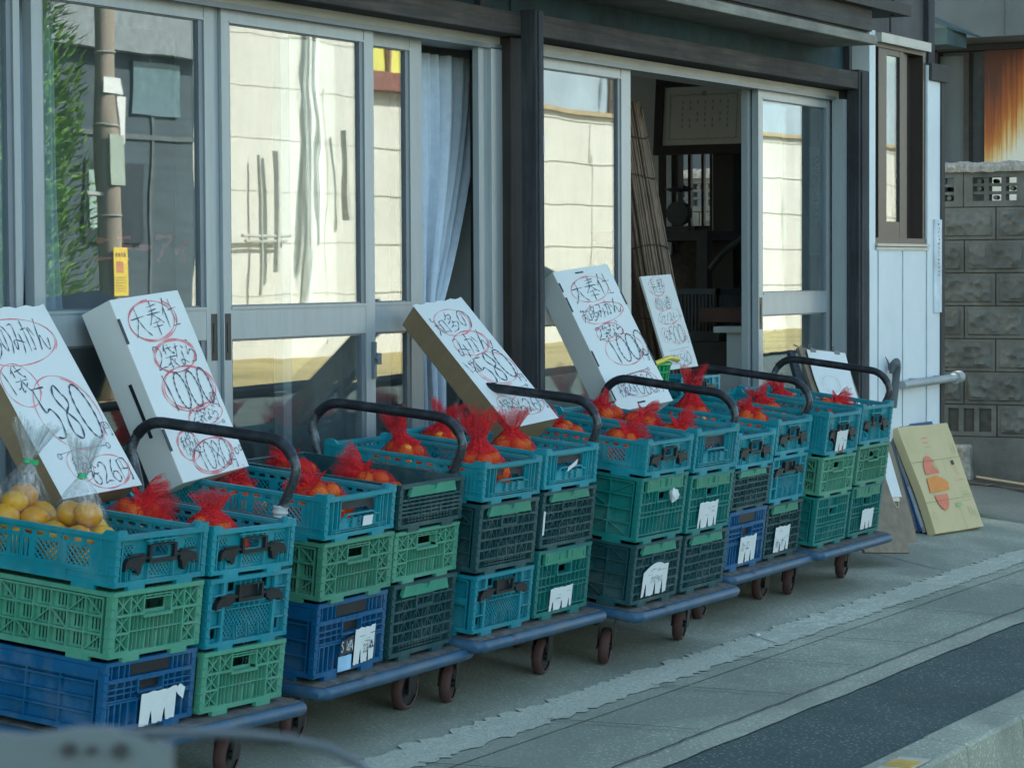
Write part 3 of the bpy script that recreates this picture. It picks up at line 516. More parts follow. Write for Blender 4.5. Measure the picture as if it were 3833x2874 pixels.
for i in range(6):
    c=CARTS[i]; M=cmat(i); root=empty('hand_truck',M.translation,M.to_euler())
    tag(root,f"blue edged hand truck with a black push handle, {ORD[i]} from the left in the row",'hand truck','hand trucks lined up in front of the shop')
    link('deck',deck_me,root); link('bumper',bump_me,root); h=link('push_handle',handle_me,root); link('grip',grip_me,h)
    if i==0:
        b=MB(); b.box(.845,.862,.055,.61,.45,.492); b.box(.842,.866,.05,.615,.49,.50); b.build('cross_plate',simple('dark_brown_steel',(.035,.028,.026),.5,.3,8),h)
        b=MB(); r=random.Random(2)
        b.lathe([(.0165,.49),(.0215,.495),(.019,.505),(.023,.512),(.020,.52),(.0225,.528),(.0165,.533)],14,'z',(.868,y0+.043,0)); b.build('tape_wrap',TAPE,h,40)
    MI=M.inverted()
    for lx in (.12,.78):
        for ly in (.13,.48):
            p=M@Vector((lx,ly,0)); drop=(p.z-gz(p.y))*math.cos(c[4]); zc=-drop+.066
            cs=empty('caster',(lx,ly,0)); cs.parent=root
            f=MB(); a=.05 if lx>.4 else -.03
            f.box(-.032,.032,-.035,.035,-.042,-.031); f.box(-.030,-.026,-.02,.028,zc-.012,-.04); f.box(.026,.030,-.02,.028,zc-.012,-.04); f.box(-.026,.026,-.02,.03,-.052,-.042); f.tube([(-.03,.0,zc),(.03,.0,zc)],.006,8)
            f.build('fork',FORK,cs)
            t=link('tyre',tyre_me,cs,(0,0,zc)); hh=link('hub',hub_me,cs,(0,0,zc)); rz=math.pi/2+.22+(.1,-.08,.05,.12,-.1,.0)[i]+(.15 if ly>.3 else 0)-.12*(lx>.4); cs.rotation_euler=(0,0,rz)
# ================================================================ CRATES
CW_,CL_=.40,.60
class Face:
    def __init__(s,b,O,U,n,L,h): s.b=b; s.O=Vector(O); s.U=Vector(U); s.n=Vector(n); s.L=L; s.h=h; s.V=Vector((0,0,1))
    def pt(s,u,v,w): return s.O+s.U*u+s.V*v+s.n*w
    def box(s,u0,u1,v0,v1,w0,w1,mi=0):
        s.b.hexa([s.pt(u0,v0,w1),s.pt(u1,v0,w1),s.pt(u1,v0,w0),s.pt(u0,v0,w0),s.pt(u0,v1,w1),s.pt(u1,v1,w1),s.pt(u1,v1,w0),s.pt(u0,v1,w0)],mi)
    def diag(s,u0,v0,u1,v1,wd,w0,w1,mi=0):
        p=s.pt(u0,v0,(w0+w1)/2); q=s.pt(u1,v1,(w0+w1)/2); t=(q-p).normalized(); s.b.bar(p,q,wd,abs(w1-w0),t.cross(s.n),mi)
    def poly(s,uv,w0,w1,mi=0):
        n=len(uv); vs=[s.pt(u,v,w1) for u,v in uv]+[s.pt(u,v,w0) for u,v in uv]
        s.b.add(vs,[tuple(range(n)),tuple(range(2*n-1,n-1,-1))]+[(i,n+i,n+(i+1)%n,(i+1)%n) for i in range(n)],mi)
    def panel(s,u0,u1,v0,v1,w0,w1,holes=(),mi=0):
        us=sorted({u0,u1,*[x for h in holes for x in h[:2] if u0<x<u1]}); vs=sorted({v0,v1,*[x for h in holes for x in h[2:] if v0<x<v1]})
        for j in range(len(vs)-1):
            vm=(vs[j]+vs[j+1])/2; run=None
            for i in range(len(us)-1):
                um=(us[i]+us[i+1])/2; solid=not any(h[0]<um<h[1] and h[2]<vm<h[3] for h in holes)
                if solid and run is None: run=us[i]
                if run is not None and (not solid or i==len(us)-2):
                    e=us[i+1] if solid else us[i]; s.box(run,e,vs[j],vs[j+1],w0,w1,mi); run=None
    def mesh(s,u0,u1,v0,v1,st,wd,w0,w1,mi=0):
        H=v1-v0; k=u0-H
        while k<u1:
            for sg in (0,1):
                a,c=k,k+H
                lo=max(a,u0); hi=min(c,u1)
                if hi-lo<.004: continue
                if sg==0: s.diag(lo,v0+(lo-a),hi,v0+(hi-a),wd,w0,w1,mi)
                else: s.diag(lo,v1-(lo-a),hi,v1-(hi-a),wd,w0+.0007,w1+.0007,mi)
            k+=st
def faces(b,h): 
    return dict(front=Face(b,(0,0,0),(1,0,0),(0,-1,0),CW_,h),left=Face(b,(0,CL_,0),(0,-1,0),(-1,0,0),CL_,h),right=Face(b,(CW_,0,0),(0,1,0),(1,0,0),CL_,h),back=Face(b,(CW_,CL_,0),(-1,0,0),(0,1,0),CW_,h))
def shell(h,post=.020,rim=.012,lug=False):
    b=MB(); 
    for x in (0,CW_-post):
        for y in (0,CL_-post): b.box(x+.0008,x+post-.0008,y+.0008,y+post-.0008,.008,h-.001)
    b.box(.012,CW_-.012,.012,CL_-.012,.012,.017)
    fs=faces(b,h)
    for k,f in fs.items():
        f.box(.001 if k in('front','back') else .003,f.L-.001 if k in('front','back') else f.L-.003,h-rim-.0006,h-.0004*(1 if k in('front','back') else 2),-.013,.0018 if k in('front','back') else .0012)
        f.box(.002 if k in('front','back') else .004,f.L-.002 if k in('front','back') else f.L-.004,.009,.022,-.012,.0010 if k in('front','back') else .0006)
        f.box(.06,.13,-.004,.0095,-.011,.0022); f.box(f.L-.13,f.L-.06,-.004,.0095,-.011,.0022)
        if lug:
            for u in (.0,f.L-.05): f.poly([(u,h-.002),(u+.05,h-.002),(u+(.038 if u==0 else .05),h+.012),(u+(.0 if u==0 else .012),h+.012)],-.013,-.0002 if k in('front','back') else -.0009)
        n=int(h/.024)
        for u in (.004,f.L-.018):                       # little ribs on the corner posts
            for j in range(n): f.box(u,u+.014,.014+j*.024,.018+j*.024,-.002,.0026)
    return b,fs
def tray_side(f,h,band=.040):
    t=h-.013
    f.panel(.018,f.L-.018,.022,band,-.010,-.0035)
    sl=[]
    n=12; 
    for k in range(n): u=.065+k*(f.L-.13)/n; sl.append((u+.006,u+.031,t-.017,t-.007))
    win=[(.085,.155,band+.012,t-.026),(.185,.255,band+.012,t-.026),(.345,.415,band+.012,t-.026),(.445,.515,band+.012,t-.026)]
    sl+=[(.267+.013*k,.273+.013*k,band+.012,t-.028) for k in range(5)]
    f.panel(.018,f.L-.018,band,t,-.0085,-.004,sl+win)
    for q in win: f.mesh(q[0],q[1],q[2],q[3],.0165,.0032,-.0078,-.0050)
    f.box(.02,f.L-.02,band-.002,band+.003,-.006,.0004)
    for u in (.035,.048,.062,.17,.30,.43,f.L-.062,f.L-.048,f.L-.035): f.box(u-.002,u+.002,.03,t,-.006,-.0012)
    f.box(.15,f.L-.15,.010,band,-.006,-.0008)
def grid(f,us,vs,w0=-.0165,w1=-.0008,tu=.0042,tv=.0050):
    for u in us: f.box(u-tu/2,u+tu/2,vs[0],vs[-1],w0,w1-.0005)
    for v in vs: f.box(us[0],us[-1],v-tv/2,v+tv/2,w0,w1)
def xcell(f,u0,u1,v0,v1):
    f.diag(u0,v0,u1,v1,.0034,-.0175,-.0030); f.diag(u0,v1,u1,v0,.0034,-.0175,-.0036); m=(u0+u1)/2; f.box(m-.0016,m+.0016,v0,v1,-.0175,-.0042)
def back_plate(f,h,holes=(),w=-.0185): f.panel(.016,f.L-.016,.018,h-.008,w-.003,w,holes)
TYPES={}
def crate_tray(h=.14,window=False):
    b,fs=shell(h,lug=True); f=fs['front']; parts={}
    for k in ('left','right'): tray_side(fs[k],h)
    fs['back'].panel(.018,CW_-.018,.022,h-.013,-.009,-.004,[(.06+.03*k,.082+.03*k,h-.030,h-.020) for k in range(9)])
    t=h-.013
    if not window:
        s=(h-.14)*.6
        f.panel(.018,CW_-.018,.022,t,-.0165,-.0130,[(.155,.245,.075+s,.110+s),(.15,.25,.028,.058+s),(.035,.085,.082+s,.112+s),(.315,.365,.082+s,.112+s)])
        f.mesh(.15,.25,.028,.058+s,.015,.0032,-.0155,-.0110); f.mesh(.035,.085,.082+s,.112+s,.015,.0032,-.0155,-.0110); f.mesh(.315,.365,.082+s,.112+s,.015,.0032,-.0155,-.0110)
        for u in (.028,.372,.145,.255): f.box(u-.002,u+.002,.022,t,-.016,-.0008)
        for v in (.118+s,): f.box(.13,.27,v,v+.004,-.016,-.0006)
        for u in (.15,.18,.21,.24): f.box(u,u+.003,.112+s,t,-.016,-.001)
        for u0,d in ((.05,1),(.35,-1)):
            q=[(u0,.024),(u0,.050),(u0+.012*d,.062),(u0+.03*d,.062),(u0+.03*d,.05),(u0+.045*d,.05),(u0+.045*d,.035)]
            for a,c in zip(q,q[1:]): f.diag(*a,*c,.003,-.016,-.0012)
            for k in range(2): f.box(u0+(.008+.014*k)*d-.0015,u0+(.008+.014*k)*d+.0015,.022,.046,-.016,-.0018)
        hb_=MB(); g=Face(hb_,(0,0,0),(1,0,0),(0,-1,0),CW_,h)
        for m in (0,1):
            X=(lambda u:u) if not m else (lambda u:CW_-u)
            o=lambda uv: uv if not m else uv[::-1]
            g.poly(o([(X(.040),.048+s),(X(.046),.070+s),(X(.056),.079+s),(X(.122),.084+s),(X(.122),.064+s),(X(.112),.058+s),(X(.108),.040+s),(X(.098),.034+s),(X(.088),.046+s),(X(.080),.054+s),(X(.055),.056+s)]),-.012,.0020); g.box(min(X(.115),X(.146)),max(X(.115),X(.146)),.074+s,.081+s,-.010,.0015)
            g.box(min(X(.055),X(.12)),max(X(.055),X(.12)),.086+s,.090+s,-.004,.0042)
        g.box(.14,.26,.064+s,.073+s,-.006,.0042); g.box(.14,.26,.106+s,.110+s,-.006,.0020); g.box(.14,.151,.066+s,.108+s,-.007,.0036); g.box(.249,.26,.066+s,.108+s,-.007,.0036)
        parts['carry_handle']=(hb_,BLACKP)
    else:
        f.panel(.018,CW_-.018,.022,t,-.0165,-.0130,[(.095,.305,.050,.118)])
        for u in (.045,.07,.085,.315,.33,.355): f.box(u-.002,u+.002,.022,t,-.016,-.0008)
        lip=[(.09,.062),(.115,.068),(.125,.078),(.275,.078),(.285,.068),(.31,.066)]
        for a,c in zip(lip,lip[1:]): f.diag(*a,*c,.005,-.010,-.0006)
        f.panel(.095,.305,.030,.064,-.011,-.0080,[(.155,.163,.036,.060),(.198,.206,.036,.060),(.240,.248,.036,.060)])
        for u in (.159,.202,.244):
            for q in range(5): f.diag(u-.004*(q%2),.034+q*.007,u-.004*((q+1)%2),.041+q*.007,.0045,-.007,.0006)
        for v in (.026,.033): f.box(.05,.35,v,v+.003,-.016,-.001)
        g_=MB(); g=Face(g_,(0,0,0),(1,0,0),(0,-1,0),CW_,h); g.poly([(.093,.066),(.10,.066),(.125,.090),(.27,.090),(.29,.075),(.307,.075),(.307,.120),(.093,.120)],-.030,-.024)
        parts['dark_plate']=(g_,simple('dark_grey_flap',(.035,.04,.045),.6))  # dark board set back behind the upper part of the window
    return b,parts
def side_plain(f,h,cols,rows,diag=False,slots=True,closed=True):
    us=[.03+(f.L-.06)*k/cols for k in range(cols+1)]; vs=[.022+(h-.04)*k/rows for k in range(rows+1)]
    holes=[]
    if slots:
        for i in range(cols):
            for j in range(rows):
                u=(us[i]+us[i+1])/2
                for d in (-.010,.001,.012): holes.append((u+d-.0025,u+d+.0025,vs[j]+.008,vs[j+1]-.008))
    back_plate(f,h,holes,-.0165); grid(f,us,vs)
    if diag:
        r=random.Random(5)
        for i in range(cols):
            for j in range(rows):
                if (i*2+j)%5==0: f.diag(us[i],vs[j+1],us[i+1],vs[j],.0035,-.0085,-.0022)
                elif (i*2+j)%5==3: f.diag(us[i],vs[j],us[i+1],vs[j+1],.0035,-.0085,-.0026)
def crate_cells(h=.178):
    b,fs=shell(h); f=fs['front']
    for k in ('left','right'): side_plain(fs[k],h,10,3,True)
    back_plate(fs['back'],h)
    a=h-.016; r1=a-.047; 
    holes=[(.15,.25,r1+.004,a-.012)]+[(.098+.0175*k,.1025+.0175*k,.074,.108) for k in range(12)]+[(.096+.0175*k,.104+.0175*k,.026,.064) for k in range(12) if k not in (3,8)]
    back_plate(f,h,holes)
    u=[.022,.083,.140]; 
    for m in (0,1):
        X=(lambda q:q) if not m else (lambda q:CW_-q)
        for k in range(2): lo,hi=sorted((X(u[k]),X(u[k+1]))); xcell(f,lo,hi,r1,a)
        for k in range(2):
            v1=r1-(r1-.022)*k/2; v0=r1-(r1-.022)*(k+1)/2; lo,hi=sorted((X(u[0]),X(u[1]))); xcell(f,lo,hi,v0,v1); f.box(lo-.002,hi+.002,v0-.003,v0+.003,-.018,-.0006)
        for q in u[:2]: lo,hi=X(q)-.003,X(q)+.003; f.box(lo,hi,.02,a,-.018,-.0011)
        lo,hi=X(.140)-.003,X(.140)+.003; f.box(lo,hi,r1-.008,a,-.018,-.0010)
        lo,hi=sorted((X(.020),X(.143))); f.box(lo,hi,r1-.004,r1+.003,-.018,-.0004)
    f.box(.136,.264,r1-.012,r1-.004,-.018,.0030); f.box(.143,.257,a-.012,a-.009,-.017,-.0008); f.box(.143,.257,a-.005,a-.002,-.017,-.0008)
    for q in (.165,.19,.21,.235): f.box(q-.0012,q+.0012,a-.012,a,-.010,-.0014)
    f.box(.086,.314,.069,.072,-.018,-.0045)
    for k in range(13): q=.09+.0175*k; f.box(q-.0012,q+.0012,.022,r1-.006,-.018,-.0065)
    for q in (.15,.20,.25): f.diag(q,.022,q+.002,.062,.0035,-.017,-.001)
    return b,{}
def crate_mesh(h=.197):
    b,fs=shell(h); f=fs['front']
    for k in ('left','right'): side_plain(fs[k],h,8,2,False,False); 
    for k in ('left','right'):
        g=fs[k]
        for u in (.03,g.L-.09): g.box(u,u+.06,h*.52,h*.62,-.006,.0012)
    back_plate(fs['back'],h)
    t=h-.013; f.panel(.018,CW_-.018,.020,t,-.0185,-.0150,[(.085,.315,.026,.105),(.03,.065,.03,.06),(.335,.37,.03,.06),(.155,.245,.135,.170),(.11,.14,t-.03,t-.006),(.27,.30,t-.03,t-.006)])
    f.mesh(.085,.315,.026,.105,.0165,.0028,-.018,-.0085)
    for u in (.075,.325): f.box(u-.007,u+.007,.022,t,-.010,-.0010)
    for u0,u1 in ((.022,.068),(.332,.378)):
        for v in (.065,.11,.15): f.box(u0,u1,v-.002,v+.002,-.017,-.0008)
    for u in (.14,.20,.26): f.diag(u,.024,u-.008,.062,.003,-.008,-.001); f.diag(u+.012,.024,u+.004,.062,.003,-.008,-.001)
    for u in (.15,.175,.2,.225,.25): f.box(u-.0012,u+.0012,t-.014,t,-.017,-.001); f.box(u-.0015,u+.0015,.108,.122,-.017,-.001)
    f.box(.09,.31,.106,.109,-.010,-.0006); f.box(.12,.28,.120,.123,-.010,-.0004)
    g_=MB(); g=Face(g_,(0,0,0),(1,0,0),(0,-1,0),CW_,h); s=.062
    for m in (0,1):
        X=(lambda u:u) if not m else (lambda u:CW_-u); o=lambda uv: uv if not m else uv[::-1]
        g.poly(o([(X(.034),.046+s),(X(.042),.066+s),(X(.056),.080+s),(X(.122),.086+s),(X(.122),.066+s),(X(.110),.060+s),(X(.10),.054+s),(X(.06),.056+s)]),-.012,.0020); g.box(min(X(.115),X(.146)),max(X(.115),X(.146)),.075+s,.083+s,-.010,.0015)
        g.box(min(X(.05),X(.11)),max(X(.05),X(.11)),.083+s,.087+s,-.004,.0042)
    g.box(.14,.26,.063+s,.072+s,-.006,.0042); g.box(.14,.150,.066+s,.108+s,-.007,.0036); g.box(.250,.26,.066+s,.108+s,-.007,.0036); g.box(.14,.26,.106+s,.110+s,-.006,.0022); g.box(.15,.25,.07+s,.107+s,-.012,-.0105)
    return b,{'carry_handle':(g_,BLACKP)}
def crate_blue(h=.215):
    b,fs=shell(h); f=fs['front']
    for k in ('left','right'):
        g=fs[k]; side_plain(g,h,5,4,False,False); g.box(.02,g.L-.02,h-.05,h-.014,-.007,-.0004)
    back_plate(fs['back'],h); t=h-.013
    back_plate(f,h,[(.15,.25,.118,.150)])
    f.box(.018,CW_-.018,.152,.164,-.018,-.0002)
    for u in (.03,.06,.085,.105,.295,.315,.34,.37): f.box(u-.0022,u+.0022,.166,t,-.018,-.001)
    f.box(.12,.28,.166,t,-.012,-.009)
    for v in (.100,.118,.134): f.box(.02,.146,v-.002,v+.002,-.018,-.0012); f.box(.254,.38,v-.002,v+.002,-.018,-.0012)
    for u in (.055,.09,.12,.28,.31,.345): f.box(u-.002,u+.002,.10,.152,-.018,-.0018)
    f.box(.142,.258,.150,.156,-.018,.002); f.box(.142,.258,.112,.118,-.018,.002); f.box(.142,.148,.112,.156,-.018,.0016); f.box(.252,.258,.112,.156,-.018,.0016)
    for u in (.17,.2,.23): f.box(u,u+.002,.156,.164,-.018,.001)
    f.box(.02,.38,.0905,.096,-.018,-.001)
    for u in (.03,.055,.08,.11,.15,.20,.25,.29,.32,.35): f.box(u-.003,u+.003,.022,.09,-.018,-.0016)
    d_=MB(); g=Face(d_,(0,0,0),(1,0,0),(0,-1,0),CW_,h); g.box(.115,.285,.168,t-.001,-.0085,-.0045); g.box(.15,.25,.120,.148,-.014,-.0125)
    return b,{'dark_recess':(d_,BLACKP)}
def crate_dark(h=.22,rows=None,xs=True):
    b,fs=shell(h,.022); f=fs['front']
    for k in ('left','right'): side_plain(fs[k],h,7,4,True,False)
    back_plate(fs['back'],h); t=h-.013; top=h-.038
    sh=h<.18
    hole=(.155,.245,top-.032,top-.006)
    back_plate(f,h,[] if sh else [hole])
    vs=[.045+(top-.012-.045)*k/4 for k in range(5)]
    for v in vs: f.box(.02,.38,v-.003,v+.003,-.018,-.0008)
    us=[.055+.0725*k/2 for k in range(9)]
    for u in us: f.box(u-.0016,u+.0016,.040,top,-.018,-.0030)
    if xs:
        for j in range(len(vs)-1):
            for i in range(4):
                u0=.055+.0725*i; f.diag(u0+.012,vs[j],u0+.036,vs[j+1],.003,-.018,-.003); f.diag(u0+.060,vs[j],u0+.036,vs[j+1],.003,-.018,-.0034)
    if not sh:
        f.box(.145,.255,top-.040,top-.033,-.018,.0024); f.box(.145,.255,top-.006,top,-.018,.0020); f.box(.145,.153,top-.04,top,-.018,.0018); f.box(.247,.255,top-.04,top,-.018,.0018)
    for r_ in (.027,.036):
        for k in range(14): f.box(.06+.02*k,.072+.02*k,r_,r_+.004,-.018,-.0006)
    for u in (.14,.20,.26): f.diag(u,.042,u-.003,.042+.05*(.6 if sh else 1),.006,-.017,.0008)
    f.diag(.05,top+.003,.068,top-.026,.003,-.006,.001); f.diag(.35,top+.003,.332,top-.026,.003,-.006,.001)
    l_=MB(); g=Face(l_,(0,0,0),(1,0,0),(0,-1,0),CW_,h)
    g.poly([(.055,h-.040),(.345,h-.040),(.330,h-.009),(.222,h-.009),(.214,h-.026),(.188,h-.026),(.178,h-.009),(.070,h-.009)],-.009,.0036); g.box(.180,.220,h-.027,h-.010,-.008,-.001)
    return b,{'latch_bar':(l_,LATCH)}
def crate_teal(h=.232,latch=True):
    b,fs=shell(h,.022); f=fs['front']
    for k in ('left','right'): side_plain(fs[k],h,6,4,True,False)
    back_plate(fs['back'],h); t=h-.013; top=h-.052; hole=(.155,.245,top-.036,top-.006); back_plate(f,h,[hole]+[(.13+.045*k,.137+.045*k,.034,.085) for k in range(4)])
    us=[.045+.031*k for k in range(11)]; vs=[.03,.092,top-.072,top-.042,top] if latch else [.03,.062,.092,top-.072,top-.042,top]
    for u in us:
        if .15<u<.25: f.box(u-.0018,u+.0018,.028,top-.045,-.018,-.0016)
        else: f.box(u-.0018,u+.0018,.028,top if latch else t,-.018,-.0016)
    for v in vs: f.box(.022,.378,v-.002,v+.002,-.018,-.0009)
    f.box(.145,.255,top-.044,top-.037,-.018,.0024); f.box(.145,.255,top-.006,top+.001,-.018,.0020); f.box(.145,.153,top-.044,top,-.018,.0018); f.box(.247,.255,top-.044,top,-.018,.0018)
    if not latch:
        for k in range(5): f.diag(.05+.06*k,.03,.08+.06*k,.09,.003,-.018,-.002)
        return b,{}
    f.diag(.06,top+.002,.085,top-.03,.003,-.006,.001); f.diag(.34,top+.002,.315,top-.03,.003,-.006,.001)
    l_=MB(); g=Face(l_,(0,0,0),(1,0,0),(0,-1,0),CW_,h); g.panel(.048,.352,h-.052,h-.012,-.008,.0030,[(.062,.067,h-.044,h-.022),(.150,.156,h-.040,h-.016),(.244,.250,h-.040,h-.016),(.333,.338,h-.044,h-.022),(.185,.215,h-.040,h-.013)]); g.box(.183,.217,h-.042,h-.012,-.008,-.0015)
    return b,{'latch_bar':(l_,LATCH)}
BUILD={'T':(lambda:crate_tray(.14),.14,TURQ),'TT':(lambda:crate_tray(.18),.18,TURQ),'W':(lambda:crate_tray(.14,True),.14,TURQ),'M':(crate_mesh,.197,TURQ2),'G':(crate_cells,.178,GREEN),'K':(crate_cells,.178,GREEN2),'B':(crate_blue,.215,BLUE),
 'D':(crate_dark,.22,DARK),'S':(lambda:crate_dark(.146,None,False),.146,DARK),'E':(crate_teal,.232,TEAL),'P':(lambda:crate_teal(.232,False),.232,TEAL)}
def crate(kind,Mx,hgt,label,group='fruit crates stacked on the hand trucks'):
    if kind not in TYPES:
        fn,h,m=BUILD[kind]; b,parts=fn(); TYPES[kind]=(b.mesh('body',m),{k:v[0].mesh(k,v[1]) for k,v in parts.items()},h)
    me,parts,h=TYPES[kind]; root=empty('fruit_crate',Mx.translation,Mx.to_euler()); root.scale=(1,1,hgt/h); tag(root,label,'crate',group)
    link('body',me,root)
    for k,q in parts.items(): link(k,q,root)
    return root
DESC={'T':'turquoise shallow tray with black carry handle','TT':'turquoise deep tray with black carry handle','W':'turquoise shallow tray with wide open front window','M':'turquoise crate with diamond mesh front','G':'pale green crate with crossed cells','K':'mid green crate with crossed cells','B':'blue ribbed crate','D':'dark teal crate with bright green latch bar','S':'shallow dark crate with green latch bar','E':'teal crate with slotted green latch bar','P':'teal green crate with plain gridded front'}
STACKS=[[('B',.375),('G',.35),('T',.275)],[('G',.347),('M',.393),('T',.26)],[('B',.427),('G',.331),('W',.242)],[('D',.436),('G',.297),('S',.267)],[('M',.355),('D',.416),('W',.229)],[('E',.416),('D',.349),('W',.235)],
 [('D',.381),('E',.403),('T',.216)],[('D',.363),('E',.370),('W',.267)],[('B',.44),('D',.305),('T',.255)],[('D',.405),('M',.343),('T',.252)],[('P',.378),('G',.302),('TT',.32)],[('E',.395),('G',.309),('TT',.296)]]
CR={}; HT={}
POSN=['bottom','middle','top']
rj=random.Random(21)
for i in range(6):
    M=cmat(i); c=CARTS[i]
    for s in (0,1):
        x0=0 if s==0 else .4+c[8]; Ht=c[6+s]; z=.004
        for k,(kind,fr) in enumerate(STACKS[i*2+s]):
            h=(Ht-.004)*fr; J=Matrix.Translation((x0+rj.uniform(-.003,.003),rj.uniform(-.004,.004),z))@Matrix.Rotation(rj.uniform(-.006,.006),4,'Z')
            CR[i,s,k]=crate(kind,M@J,h-.0015,f"{DESC[kind]}, {POSN[k]} of {('left','right')[s]} stack on {ORD[i]} hand truck"); CR[i,s,k]['hh']=h; z+=h
        HT[i,s]=z
